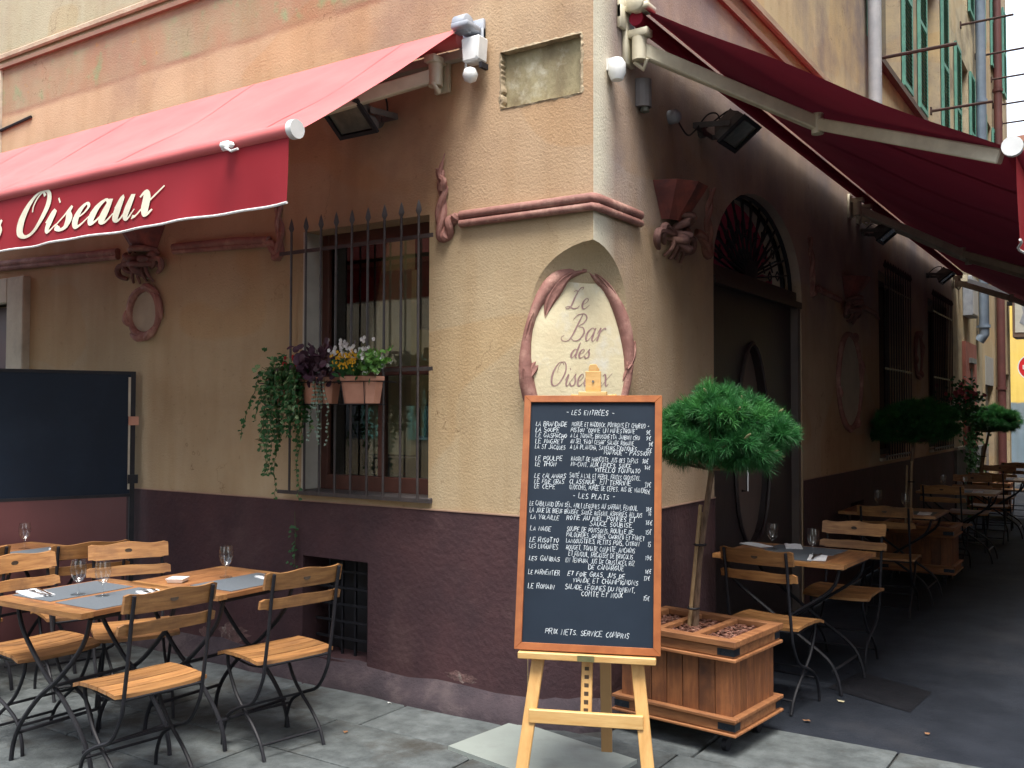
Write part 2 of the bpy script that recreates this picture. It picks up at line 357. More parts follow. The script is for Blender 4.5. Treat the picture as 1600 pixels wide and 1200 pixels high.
def arc(cx, cz, rx, rz_, a0, a1, n):
    return [(cx+rx*cos(rad(a0+(a1-a0)*i/n)), cz+rz_*sin(rad(a0+(a1-a0)*i/n))) for i in range(n+1)]
def rect(a, b, c, d): return [(a, c), (b, c), (b, d), (a, d)]
def spline(pts, k=6):
    P = [Vector(p) for p in pts]; out = []
    for i in range(len(P)-1):
        a, b, c, d = P[max(i-1, 0)], P[i], P[i+1], P[min(i+2, len(P)-1)]
        for j in range(k):
            t = j/k; out.append(.5*((2*b)+(c-a)*t+(2*a-5*b+4*c-d)*t*t+(3*b-a-3*c+d)*t**3))
    out.append(P[-1]); return out

# ------------------------------------------------------------------ setting: ground
ASPH = mat('worn asphalt', (.026, .031, .042), (.016, .020, .028), 3, .85, .006, 90, c3=(.036, .039, .048), s3=.9, spec=.15)
ASPH2 = mat('asphalt repair patch', (.016, .017, .022), (.011, .012, .016), 5, .8, .006, 90, spec=.15)
SUBG = mat('mortar bed', (.05, .05, .048), (.03, .03, .03), 8, .95, .004, 60)
STONE = mat('grey paving stone', (.112, .128, .132), (.062, .072, .075), 9, .85, .007, 40, c3=(.05, .05, .046), s3=2.6, rnd=.25, spec=.25)
ground = MB().add([(-60, -40, -.03), (60, -40, -.03), (60, 80, -.03), (-60, 80, -.03)], [(0, 1, 2, 3)]).build('ground', SUBG); tag(ground, kind='structure')
road = MB().add([(0, .60, -.006), (4.4, .60, -.006), (4.4, 60, -.006), (-8, 60, -.006), (-8, 26, -.006), (0, 22, -.006)], [(0, 1, 2, 3, 4, 5)]).build('road', ASPH); tag(road, kind='structure')
MB().add([(.72, 1.50, -.002), (1.21, 1.28, -.002), (1.24, 1.74, -.002), (.80, 1.95, -.002)], [(0, 1, 2, 3)]).build('asphalt_patch', ASPH2, road)
MB().add([(1.05, 9.9, -.002), (2.9, 9.6, -.002), (2.9, 10.05, -.002), (1.05, 10.2, -.002)], [(0, 1, 2, 3)]).build('lit_patch', MATS.get('x') or mat('asphalt lit past awning', (.26, .28, .30), (.17, .185, .20), 6, .5), road)  # brighter ground beyond the awning end, painted as a pale strip
pave = MB().add([(-9, -6.5, -.02), (4.4, -6.5, -.02), (4.4, .62, -.02), (-9, .62, -.02)], [(0, 1, 2, 3)]).build('pavement', SUBG); tag(pave, kind='structure')
def paver_mesh(L, W, seed):
    rg = random.Random(seed); b = MB(); g = .005; t = .012
    x0, x1, y0, y1 = -L/2+g, L/2-g, -W/2+g, W/2-g
    j = lambda: rg.uniform(-.004, .004)
    lo = [(x0, y0, -.025), (x1, y0, -.025), (x1, y1, -.025), (x0, y1, -.025)]
    hi = [(x0+j(), y0+j(), -.006), (x1+j(), y0+j(), -.006), (x1+j(), y1+j(), -.006), (x0+j(), y1+j(), -.006)]
    tp = [(p[0]*(1-.016/L), p[1]*(1-.016/W), rg.uniform(-.0025, .001)) for p in hi]
    b.add(lo+hi+tp, [(0, 1, 5, 4), (1, 2, 6, 5), (2, 3, 7, 6), (3, 0, 4, 7), (4, 5, 9, 8), (5, 6, 10, 9), (6, 7, 11, 10), (7, 4, 8, 11), (8, 9, 10, 11)])
    return meshof(b.build('paving_stone', STONE))
PM = {}
rows = []; y = .62; hs = [.60, .50, .47, .44, .50, .46, .48, .52, .5, .5]
rg = random.Random(3)
for ri, h in enumerate(hs):
    yc = y-h/2; y -= h
    x = 3.6 if ri else 3.5
    xmin = -6.4 if ri > 0 else .02
    off = [.6, 1.01-.62, .2, .55, .05, .4, .25, .6, .1, .5][ri]
    x = 3.4-off
    while x > xmin+.2:
        L = rg.choice([.62, .78, .9]); 
        if ri == 0 and x-L < .05: L = x-.02
        if ri and yc > -.1: pass
        key = (round(L, 2), h); 
        if key not in PM: PM[key] = [paver_mesh(L, h, s) for s in range(3)]
        if not (yc > -.02 and x-L < .05 and ri > 0):
            o = bpy.data.objects.new('paving_stone', rg.choice(PM[key])); COL.objects.link(o); o.parent = pave; o.location = (x-L/2, yc, 0)
        x -= L
slab = MB()
sv = [(-.487, -.530), (.285, -.675), (.33, -.20), (-.425, -.045)]
slab.prism(sv, lambda u, v, d: (u, v, .018-d), .03).build('concrete_slab', mat('pale smooth concrete', (.29, .335, .315), (.24, .275, .26), 2.2, .7, .001, 60, c3=(.21, .235, .225), s3=2))
tag(bpy.data.objects['concrete_slab'], 'smooth pale grey-green slab lying on the paving under the menu easel', 'slab')

# ------------------------------------------------------------------ corner building
bar = thing('corner_building', 'ochre stuccoed old building on the street corner with maroon base and arched door', 'building', (0, 0, 0))
CH = .38; ZC0, ZC1 = 1.95, 2.44
CHR = []
for _i in range(15):
    _t = 1-(1-_i/14)**1.6; CHR.append((CH*max(0, 1-_t**3.2)**.58, ZC0+(ZC1-ZC0)*_t))
CHR[-1] = (0, ZC1)
fl = lambda u, v, d: (u, d, v)           # left facade, u = x, depth into +y
fr_ = lambda u, v, d: (-d, u, v)         # right facade, u = y, depth into -x
TOP = 12.5
left_holes = [rect(-2.0, -1.03, 1.11, 2.68), rect(-1.98, -1.46, .13, .72), rect(-.555, -.065, 3.185, 3.49), rect(-6.2, -5.22, .02, 2.44)]
for k in range(3): left_holes.append(rect(-7.6+2.7*k, -6.6+2.7*k, 5.6, 7.6))
left_holes += [rect(-7.6+2.7*k, -6.6+2.7*k, 9.2, 11.0) for k in range(3)]
b = MB().panel([(-12, 0), (-CH, 0)]+[(-c_, z_) for c_, z_ in CHR]+[(0, TOP), (-12, TOP)], left_holes, fl, .24); b.build('street_wall', WALL_L, bar)
dy0, dy1 = 1.60, 3.50; dyc = (dy0+dy1)/2
arch = [(dy0, .0), (dy1, .0), (dy1, 2.52)]+arc(dyc, 2.52, (dy1-dy0)/2, .62, 4, 176, 18)+[(dy0, 2.52)]
arch[0] = (dy0, .02); arch[1] = (dy1, .02)
right_holes = [arch, rect(6.24, 7.54, 1.12, 3.08), rect(9.04, 10.5, 1.12, 3.08), rect(6.3, 7.5, 5.4, 7.6), rect(9.0, 10.2, 5.4, 7.6), rect(6.3, 7.5, 9.2, 11.2), rect(9.0, 10.2, 9.2, 11.2), rect(2.2, 3.4, 5.6, 7.6), rect(5.0, 5.5, .25, .75)]
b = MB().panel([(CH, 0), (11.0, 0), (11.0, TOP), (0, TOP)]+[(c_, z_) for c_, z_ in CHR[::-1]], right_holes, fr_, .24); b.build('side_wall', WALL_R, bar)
# chamfered corner below the edge
cw = MB(); n = 10; rowsz = [0, .6, 1.2, 1.8, ZC0]
def chp(t, z):   # t 0..1 from left to right, bulged
    x = -CH*(1-t); yv = CH*t; bul = .035*sin(pi*t); return (x+bul*.7, yv-bul*.7, z)
vs = [chp(i/n, z) for z in rowsz for i in range(n+1)]
cw.add(vs, [(r*(n+1)+i, r*(n+1)+i+1, (r+1)*(n+1)+i+1, (r+1)*(n+1)+i) for r in range(len(rowsz)-1) for i in range(n)], True)
vs = []
for c_, z_ in CHR:
    k_ = c_/CH
    for i in range(n+1):
        t = i/n; bul = .035*sin(pi*t)*k_; vs.append((-c_*(1-t)+bul*.7, c_*t-bul*.7, z_))
cw.add(vs, [(r*(n+1)+i, r*(n+1)+i+1, (r+1)*(n+1)+i+1, (r+1)*(n+1)+i) for r in range(14) for i in range(n)], True)
cw.build('corner_wall', wall_mat('ochre stucco corner', [(-1, (.42, .33, .21), (.52, .43, .29))], gfac=.2), bar)
# dado, standing 6 mm proud, with the grille vents left open
DZ = 1.046
b = MB().panel(rect(-12, -CH, .0, DZ), [rect(-1.98, -1.46, .13, .72), rect(-6.2, -5.22, .02, DZ-.003)], lambda u, v, d: (u, -.007+d, v), .02)
b.build('dado', DADO, bar)
def dado_r(a, c, holes): MB().panel(rect(a, c, 0, DZ), holes, lambda u, v, d: (.007-d, u, v), .02).build('dado', DADO, bar)
dado_r(CH, dy0-.002, []); dado_r(dy1+.002, 11, [rect(5.0, 5.5, .25, .75)])
b = MB(); vs = [(chp(i/n, 0)[0]+.006, chp(i/n, 0)[1]-.006, z) for z in (0, DZ) for i in range(n+1)]
b.add(vs, [(i, i+1, n+2+i, n+1+i) for i in range(n)], True).build('dado', DADO, bar)
MB().box(-12, -CH, -.012, -.004, DZ, DZ+.007).build('dado_edge', mat('pinkish paint edge', (.40, .26, .19), (.32, .20, .15), 8, .8), bar)
MB().box(.004, .012, CH, dy0, DZ, DZ+.007).build('dado_edge', MATS['pinkish paint edge'], bar)
MB().box(.004, .012, dy1, 11, DZ, DZ+.007).build('dado_edge', MATS['pinkish paint edge'], bar)
# sloping foot of the wall
PL = mat('purple grey render', (.066, .050, .058), (.042, .034, .041), 6, .9, .008, 40, c3=(.09, .072, .075), s3=3, spec=.25)
b = MB(); N = 60
pts = [(-12+i*(12-CH)/N, 0, 0, -1) for i in range(N+1)]+[(*chp(i/8, 0)[:2], .7, -.7) for i in range(1, 8)]+[(0, CH+.3*i, 1, 0) for i in range(0, 4)]
rg = random.Random(5); vs = []
for x, y_, nx, ny in pts:
    w1 = .105+rg.uniform(-.012, .012); h1 = .12+rg.uniform(-.012, .012)
    for d, z in ((-.01, h1+.02), (.012, h1), (w1*.6, h1*.62), (w1, .03), (w1+.005, -.02)): vs.append((x+nx*d, y_+ny*d, z))
b.add(vs, [(i*5+k, (i+1)*5+k, (i+1)*5+k+1, i*5+k+1) for i in range(len(pts)-1) for k in range(4)], True).build('sloping_plinth', PL, bar)
# spalled plaster patches at the foot
SP = mat('crumbled plaster', (.15, .085, .08), (.08, .045, .045), 22, .95, .012, 45, c3=(.26, .22, .20), s3=18)
def spall(cx, cz, w_, h_, seed, n=14):
    rg = random.Random(seed); poly = [(cx+w_*cos(2*pi*i/n)*rg.uniform(.55, 1), cz+h_*sin(2*pi*i/n)*rg.uniform(.5, 1)) for i in range(n)]
    c = (cx, -.03, cz); vs = [(cx, -.0085, cz)]+[(u, -.0075, v) for u, v in poly]
    MB().add(vs, [(0, 1+i, 1+(i+1) % n) for i in range(n)], False).build('plaster_patch', SP, bar)
spall(-.80, .17, .13, .035, 1, 26); spall(-2.60, .18, .18, .07, 2, 26); spall(-2.86, .15, .09, .04, 8, 20)
# cornice mouldings and ledge
LEDGE = mat('peach cornice plaster', (.46, .35, .25), (.36, .27, .19), 5, .9, .006, 30, c3=(.50, .42, .32), s3=3)
MB().box(-12, .03, -.03, -.002, 4.43, 4.485).build('cornice', LEDGE, bar, bevel=.012)
MB().box(.002, .05, .0, 5.7, 4.42, 4.49).build('cornice', LEDGE, bar, bevel=.012)
MB().box(.002, .03, .05, 5.7, 4.26, 4.31).build('cornice_fillet', mat('brown cornice fillet', (.27, .15, .10), (.22, .12, .085), 5, .85), bar)
MB().box(-12, .03, -.03, -.002, 4.36, 4.39).build('cornice_fillet', MATS['brown cornice fillet'], bar)
MB().box(.002, .07, 6.0, 11.0, 5.26, 5.33).build('string_course', mat('dark ledge', (.12, .09, .07), (.08, .06, .05), 5, .8), bar)
MB().box(-5.475, -5.44, -.02, -.001, 3.6, 4.4).build('cable_trunking', IVORY, bar)
MB().tube([(-5.6, -.012, 3.75), (-5.45, -.012, 3.86), (-5.0, -.012, 3.90)], .012, 6).build('cable', STEEL, bar)
# recess where a plaque has gone
PIPEG = mat('pale zinc pipe', (.42, .45, .48), (.32, .35, .39), 7, .55)
WEATH = mat('weathered bare panel', (.33, .29, .17), (.19, .15, .085), 7, .9, .01, 25, c3=(.46, .43, .33), s3=6, stretch=(1, 1, .45))
MB().box(-.56, -.06, .035, .05, 3.18, 3.495).build('recessed_panel', WEATH, bar)
rg = random.Random(9); b = MB(); ring = []
for i in range(88):
    t = i/88*4; k_ = t % 1
    if t < 1: p = (-.555+.49*k_, 3.185, 0, -1)
    elif t < 2: p = (-.065, 3.185+.305*k_, 1, 0)
    elif t < 3: p = (-.065-.49*k_, 3.49, 0, 1)
    else: p = (-.555, 3.49-.305*k_, -1, 0)
    wi = rg.uniform(.002, .020) if 1 <= t < 2 or t > 3.6 else rg.uniform(.0, .010); wo_ = rg.uniform(.004, .014)
    ring.append([(p[0]-p[2]*wi, .034, p[1]-p[3]*wi), (p[0]-p[2]*wi*.8, .004, p[1]-p[3]*wi*.8), (p[0]-p[2]*wi*.3, -rg.uniform(.003, .008), p[1]-p[3]*wi*.3), (p[0]+p[2]*wo_, -.0005, p[1]+p[3]*wo_)])
vs = [q for rr_ in ring for q in rr_]; n_ = len(ring)
b.add(vs, [(i*4+k, i*4+k+1, ((i+1) % n_)*4+k+1, ((i+1) % n_)*4+k) for i in range(n_) for k in range(3)])
b.build('chipped_rim', mat('chipped stucco rim', (.44, .36, .24), (.26, .20, .13), 30, .95, .004, 60), bar)
# interior seen through the street window
ROOM = mat('yellow interior plaster', (.55, .47, .27), (.46, .40, .23), 2, .8)
DK = mat('dark interior', (.02, .02, .024), (.012, .012, .016), 4, .6)
b = MB(); b.panel(rect(-4.2, -.5, .2, 3.6), [], lambda u, v, d: (u, 2.2, v), 0)
b.add([(-4.2, .24, .2), (-4.2, 3.2, .2), (-4.2, 3.2, 3.6), (-4.2, .24, 3.6)], [(0, 1, 2, 3)])
b.add([(-.5, .24, .2), (-.5, 3.2, .2), (-.5, 3.2, 3.6), (-.5, .24, 3.6)], [(3, 2, 1, 0)])
b.build('interior_wall', ROOM, bar)
MB().box(-2.45, -1.50, .42, .47, 1.32, 2.47).build('partition_wall', mat('cream partition', (.78, .69, .46), (.70, .62, .40), 2, .8), bar)
MB().box(-2.45, -1.52, .36, .54, 1.02, 1.30).build('counter_top', MATS['dark counter'] if 'dark counter' in MATS else mat('dark counter', (.05, .055, .065), (.03, .035, .04), 3, .35), bar)
MB().box(-4.2, -.5, .24, 3.2, .15, .2).build('interior_floor', DK, bar)
MB().box(-3.2, -1.1, .62, 1.0, .2, 1.42).build('bar_counter', mat('grey counter front', (.10, .11, .12), (.07, .08, .09), 3, .4), bar, bevel=.01)
MB().box(-2.35, -.6, 1.5, 2.0, 2.22, 3.0).build('kitchen_hood', mat('dark brown hood', (.05, .035, .028), (.035, .024, .02), 3, .4), bar)
MB().box(-2.2, -.6, 1.95, 2.18, 1.3, 1.75).build('back_shelf', DK, bar)
MB().tube([(-1.78, 1.3, 1.98), (-1.78, 1.3, 2.52)], .085, 16).build('brass_duct', mat('brass duct', (.62, .36, .10), (.5, .28, .07), 3, .3, metal=.6), bar)
b = MB()
for i in range(9):
    x = -2.55+.16*i; b.lathe([(0, 1.42), (.035, 1.42), (.035, 1.60), (.012, 1.66), (.012, 1.72), (0, 1.72)], 8, (x, .72+.05*(i % 2), 0))
b.build('bottle', mat('dark bottle glass', (.012, .016, .012), (.008, .01, .008), 5, .08), bar)
# street window: frame, panes
def window_l():
    wf = MB(); y0, y1 = .15, .21
    wf.box(-2.0, -1.94, y0, y1, 1.11, 2.68).box(-1.09, -1.03, y0, y1, 1.11, 2.68).box(-1.94, -1.09, y0, y1, 2.60, 2.68).box(-1.94, -1.09, y0, y1, 1.11, 1.20).box(-1.94, -1.09, y0, y1, 1.80, 1.85)
    wf.box(-1.535, -1.495, y0+.003, y1-.003, 1.20, 1.80)
    fo = wf.build('window', REDFRAME, bar, bevel=.004)
    for a, c, e, f in ((-1.94, -1.09, 1.85, 2.60), (-1.94, -1.535, 1.20, 1.80), (-1.495, -1.09, 1.20, 1.80)):
        MB().box(a, c, .178, .182, e, f).build('pane', WGLASS, fo)
    MB().box(-2.02, -1.0, -.03, .15, 1.085, 1.112).build('sill', mat('dark metal sill', (.08, .07, .07), (.05, .045, .045), 6, .5), fo, bevel=.004)
    MB().box(-2.003, -1.993, -.004, .15, 1.115, 2.68).build('pale_reveal', mat('pale painted reveal', (.55, .53, .46), (.46, .44, .38), 6, .8), fo)
window_l()
def grille(parent, xs, z0, z1, rails, fn, rr=.0075, ext=.08):
    go = bpy.data.objects.new('window_grille', None); COL.objects.link(go); go.parent = parent
    for i, z in enumerate(rails): MB().beam(fn(xs[0]-ext, z, 0), fn(xs[-1]+ext, z, 0), .008, .022).build('rail', GRILLE, go)
    bm_ = MB().tube([(0, 0, 0), (0, 0, z1-z0-.06)], rr, 6)
    bm_.lathe([(.008, z1-z0-.06), (.022, z1-z0-.035), (.012, z1-z0-.0), (.0, z1-z0+.03)], 4)
    me = meshof(bm_.build('bar', GRILLE))
    for x in xs:
        o = bpy.data.objects.new('bar', me); COL.objects.link(o); o.parent = go; o.location = fn(x, z0, 0)
    return go
grille(bar, [-2.045+.1235*i for i in range(9)], 1.10, 2.73, [1.10, 1.82, 2.55], lambda u, v, d: (u, -.062, v), ext=.1)
for (a_, c_, e_, f_, fn_) in ((-1.977, -1.463, .133, .717, fl), (5.003, 5.497, .253, .747, fr_)):
    m_ = MB(); P4 = rect(a_, c_, e_, f_); vs = [fn_(u, v, d) for d in (-.006, .22) for u, v in P4]
    m_.add(vs, [(i, (i+1) % 4, 4+(i+1) % 4, 4+i) for i in range(4)]).build('vent_lining', DADO, bar)
# cellar vent lattice
g = MB()
for i in range(1, 5): g.beam((-1.98+.13*i*.8, .12, .13), (-1.98+.13*i*.8, .12, .72), .014, .014)
for i in range(1, 6): g.beam((-1.98, .11, .13+.1*i), (-1.46, .11, .13+.1*i), .014, .014, (0, 1, 0))
g.build('cellar_vent_grille', STEEL, bar); MB().box(-1.98, -1.46, .22, .23, .13, .72).build('cellar_vent_back', DK, bar)
g = MB()
for i in range(1, 5): g.beam((-.10, 5.0+.1*i, .25), (-.10, 5.0+.1*i, .75), .014, .014)
g.build('cellar_vent_grille', STEEL, bar); MB().box(-.24, -.22, 5.0, 5.5, .25, .75).build('cellar_vent_back', DK, bar)
# side door at the far left: stone surround and dark leaf
b = MB().box(-6.6, -6.2, -.06, .10, 0, 2.64).box(-5.22, -4.985, -.06, .10, 0, 2.64).box(-6.2, -5.22, -.058, .10, 2.44, 2.64); b.build('stone_door_surround', IVORY, bar, bevel=.008)
MB().box(-6.2, -5.22, .12, .17, .02, 2.44).build('side_door', mat('dark red door', (.075, .018, .022), (.05, .012, .016), 4, .5), bar)
# upper windows of the street side (out of the frame of the photo, keep the facade whole)
def shut_window(parent, u0, u1, z0, z1, fn, nrm, shut=True):
    fo = MB().panel(rect(u0, u1, z0, z1), [], lambda u, v, d: fn(u, v, .16), 0).build('window', mat('dim upper pane', (.10, .11, .12), (.06, .07, .08), 2, .1), parent)
    if shut:
        for s_ in (-1, 1):
            uu0, uu1 = (u0-.52, u0-.01) if s_ < 0 else (u1+.01, u1+.52)
            f = MB(); tk = .035
            def bb(a, c, e, g_, d0, d1):
                vs = [fn(u, v, d) for d in (d0, d1) for v in (e, g_) for u in (a, c)]
                f.add(vs, [(0, 1, 3, 2), (4, 6, 7, 5), (0, 4, 5, 1), (2, 3, 7, 6), (0, 2, 6, 4), (1, 5, 7, 3)])
            bb(uu0, uu0+.05, z0, z1, -.012-tk, -.012); bb(uu1-.05, uu1, z0, z1, -.012-tk, -.012)
            for zz in (z0, (z0+z1)/2-.03, z1-.06): bb(uu0+.05, uu1-.05, zz, zz+.06, -.012-tk, -.012)
            sh = f.build('shutter', GREENSH, fo)
            f = MB(); k = z0+.075
            while k < z1-.09:
                vs = [fn(uu0+.05, k, -.045), fn(uu1-.05, k, -.045), fn(uu1-.05, k+.03, -.018), fn(uu0+.05, k+.03, -.018), fn(uu0+.05, k+.006, -.047), fn(uu1-.05, k+.006, -.047), fn(uu1-.05, k+.036, -.02), fn(uu0+.05, k+.036, -.02)]
                f.add(vs, [(0, 1, 2, 3), (7, 6, 5, 4), (0, 4, 5, 1), (3, 2, 6, 7)]); k += .05
            f.build('louvres', GREENSH, fo)
    return fo
for h in left_holes[4:]: shut_window(bar, h[0][0], h[1][0], h[0][1], h[2][1], fl, None)
for h in right_holes[3:8]: shut_window(bar, h[0][0], h[1][0], h[0][1], h[2][1], fr_, None)
# roof strips along the two facades, left open behind to let daylight into the room
MB().box(-12, .6, -.6, .7, TOP, TOP+.25).box(-.45, .6, .701, 11, TOP, TOP+.25).build('roof', mat('roof tiles', (.35, .16, .1), (.25, .11, .07), 8, .8), bar)
# entrance: reveal back, fanlight, leaves
DB = -.085
ev = MB().panel([(dy0-.05, .02), (dy1+.05, .02), (dy1+.05, 3.25), (dy0-.05, 3.25)], [], lambda u, v, d: (-.9, u, v), 0)
ev.build('entrance_back', mat('dim hall plaster', (.20, .15, .12), (.14, .10, .09), 2, .8), bar)
MB().box(-.9, -.0, dy0, dy1, -.02, .02).build('threshold', mat('threshold stone', (.12, .11, .10), (.08, .07, .07), 5, .8), bar)
fan = MB().beam((DB, dy0, 2.50), (DB, dy1, 2.50), .09, .10); fan.beam((DB+.07, dy0+.02, 2.44), (DB+.07, dy1-.02, 2.44), .05, .05)
fan = fan.build('transom', DARKWOOD, bar)
fanl = MB().tube([(DB, u, v) for u, v in arc(dyc, 2.55, .93, .585, 0, 180, 24)], .018, 6).build('fanlight', STEEL, bar)
MB().panel([(dy0, 2.55)]+[(u, v) for u, v in arc(dyc, 2.55, .93, .585, 0, 180, 20)][::-1], [], lambda u, v, d: (DB-.03, u, v), 0).build('pane', WGLASS, fanl)
for i in range(1, 14):
    a = pi*i/14; r = MB(); c = Vector((DB, dyc, 2.56))
    e = c+Vector((0, .92*cos(a), .57*sin(a))); s0 = c+(e-c)*.12
    r.beam(s0, e, .012, .014, (1, 0, 0))
    if i % 2: 
        mp_ = c+(e-c)*.68; d = (e-c).normalized(); q = Vector((0, -d.z, d.y))
        r.tube([mp_-d*.05, mp_+q*.035, mp_+d*.05, mp_-q*.035], .006, 5, True)
    else:
        mp_ = c+(e-c)*.55; d = (e-c).normalized(); q = Vector((0, -d.z, d.y)); r.beam(mp_-q*.045+d*.02, mp_+q*.045-d*.02, .008, .012, (1, 0, 0))
    r.build('bar', STEEL, fanl)
MB().blob((DB, dyc, 2.60), (.02, .13, .09), 3, .2, 6).build('rosette', STEEL, fanl)
b = MB()
ov = [(dyc-.05+.36*cos(2*pi*i/28)*(1-.18*sin(2*pi*i/28)), 1.36+.72*sin(2*pi*i/28)) for i in range(28)]
b = MB().panel(rect(dy0+.07, dy1-.08, .03, 2.50), [ov], lambda u, v, d: (DB+.02-d, u, v), .05); dl = b.build('entrance_door', DARKWOOD, bar)
MB().panel([(dyc-.05+.40*cos(2*pi*i/28), 1.36+.76*sin(2*pi*i/28)) for i in range(28)], [], lambda u, v, d: (DB-.03, u, v), 0).build('oval_panel', mat('dull beige leather panel', (.17, .125, .105), (.12, .09, .08), 2, .6), dl)
MB().tube([(DB+.03, u, v) for u, v in ov], .016, 6, True).build('oval_moulding', DARKWOOD, dl)
MB().beam((DB+.03, dy0+.04, .02), (DB+.03, dy0+.04, 2.44), .07, .07, (1, 0, 0)).build('door_post', DARKWOOD, dl)
MB().beam((DB+.03, dy1-.04, .02), (DB+.03, dy1-.04, 2.44), .07, .09, (1, 0, 0)).build('door_post', mat('grey brown door frame', (.14, .115, .10), (.10, .08, .075), 4, .6), dl)
MB().tube([(DB+.05, dyc-.35, 1.05), (DB+.09, dyc-.35, 1.05), (DB+.09, dyc-.35, 1.3), (DB+.05, dyc-.35, 1.3)], .01, 6).build('handle', CUTL, dl)
# side windows with tall grilles
for (a, c) in ((6.24, 7.54), (9.04, 10.5)):
    f = MB()
    for u0, u1, z0, z1 in ((a, a+.06, 1.12, 3.08), (c-.06, c, 1.12, 3.08), ((a+c)/2-.03, (a+c)/2+.03, 1.18, 3.02), (a+.06, c-.06, 1.12, 1.18), (a+.06, c-.06, 3.02, 3.08)):
        f.box(-.22, -.17, u0, u1, z0, z1)
    fo = f.build('window', DARKWOOD, bar)
    MB().box(-.197, -.193, a+.06, c-.06, 1.18, 3.02).build('pane', WGLASS, fo)
    MB().box(-.4, -.38, a-.1, c+.1, 1.0, 3.2).build('dark_backing', DK, fo)  # plain dark sheet behind the panes
    MB().box(-.2, .03, a-.02, c+.02, 1.085, 1.118).build('sill', IVORY, fo)
    k = int((c-a)/.125); grille(bar, [a+(c-a)*i/k for i in range(k+1)], 1.10, 3.16, [1.14, 2.05, 2.9], lambda u, v, d: (.07, u, v), ext=.06)

# plaster rope mouldings ------------------------------------------------------
def rope(pts, name='moulding', r=.018):
    P = spline(pts, 5) if len(pts) > 2 else [Vector(p) for p in pts]
    m = MB(); up = Vector((0, 0, 1))
    m.tube([p+up*.020 for p in P], r*1.1, 8); m.tube([p-up*.020 for p in P], r*.95, 8)
    return m.build(name, MOULD, bar)
MB().tube([(-.80, -.02, 2.645), (0, -.02, 2.645), (.016, .0, 2.645), (.016, .50, 2.645)], .026, 8).tube([(-.80, -.025, 2.60), (.005, -.025, 2.60), (.02, .0, 2.60), (.02, .50, 2.60)], .021, 8).build('rope_moulding', MOULD, bar)
def twist(path, fn, name, r0=.024):
    m = MB(); P = [Vector((p[0], 0, p[1])) for p in path]; P = spline(P, 6); N = len(P)
    for s_ in (0, 1):
        q = []
        for i, p in enumerate(P):
            a = i*.42+s_*pi; q.append(fn(p.x+.016*cos(a), p.z, -.014+.012*sin(a)))
        m.tube(q, [r0*(1-.6*(i/(N-1))**3) for i in range(N)], 7)
    return m.build(name, MOULD, bar)
# twisted ribbons each side of the window and at the arch
twist([(-.80, 2.63), (-.85, 2.64), (-.88, 2.60), (-.905, 2.54), (-.93, 2.55), (-.94, 2.66), (-.925, 2.78), (-.94, 2.85), (-.95, 2.92)], fl, 'twisted_ribbon')
MB().tube(spline([(-.925, -.03, 2.80), (-.90, -.04, 2.84), (-.925, -.03, 2.86), (-.945, -.02, 2.90), (-.91, -.02, 3.0)], 5), [.022]*4+[.018]*8+[.012]*6+[.004]*3, 7).build('ribbon_tip', MOULD, bar)
twist([(-2.31, 2.64), (-2.27, 2.63), (-2.24, 2.58), (-2.22, 2.54), (-2.20, 2.58), (-2.195, 2.7), (-2.215, 2.82), (-2.20, 2.92)], fl, 'twisted_ribbon')
MB().tube([(-3.22, -.02, 2.70), (-2.6, -.02, 2.68), (-2.28, -.025, 2.655)], [.025, .028, .026], 8).tube([(-3.22, -.02, 2.67), (-2.6, -.02, 2.645), (-2.28, -.025, 2.63)], [.018, .02, .018], 8).build('rope_moulding', MOULD, bar)
MB().tube([(-7, -.02, 2.79), (-5.4, -.02, 2.765), (-3.84, -.02, 2.725)], .028, 8).tube([(-7, -.02, 2.755), (-5.4, -.02, 2.73), (-3.84, -.02, 2.69)], .022, 8).build('rope_moulding', MOULD, bar)
twist([(1.30, 2.68), (1.38, 2.66), (1.43, 2.60), (1.47, 2.56), (1.49, 2.66), (1.47, 2.78), (1.50, 2.88), (1.56, 3.0)], fr_, 'twisted_ribbon')
twist([(3.92, 2.62), (3.84, 2.62), (3.78, 2.56), (3.75, 2.66), (3.76, 2.8), (3.72, 2.92), (3.70, 3.03)], fr_, 'twisted_ribbon')
MB().tube([(.02, 3.92, 2.62), (.02, 4.6, 2.60)], .026, 8).build('rope_moulding', MOULD, bar)
MB().tube([(.02, 5.5, 2.62), (.02, 6.0, 2.60), (.02, 6.15, 2.56)], [.026, .024, .012], 8).build('rope_moulding', MOULD, bar)
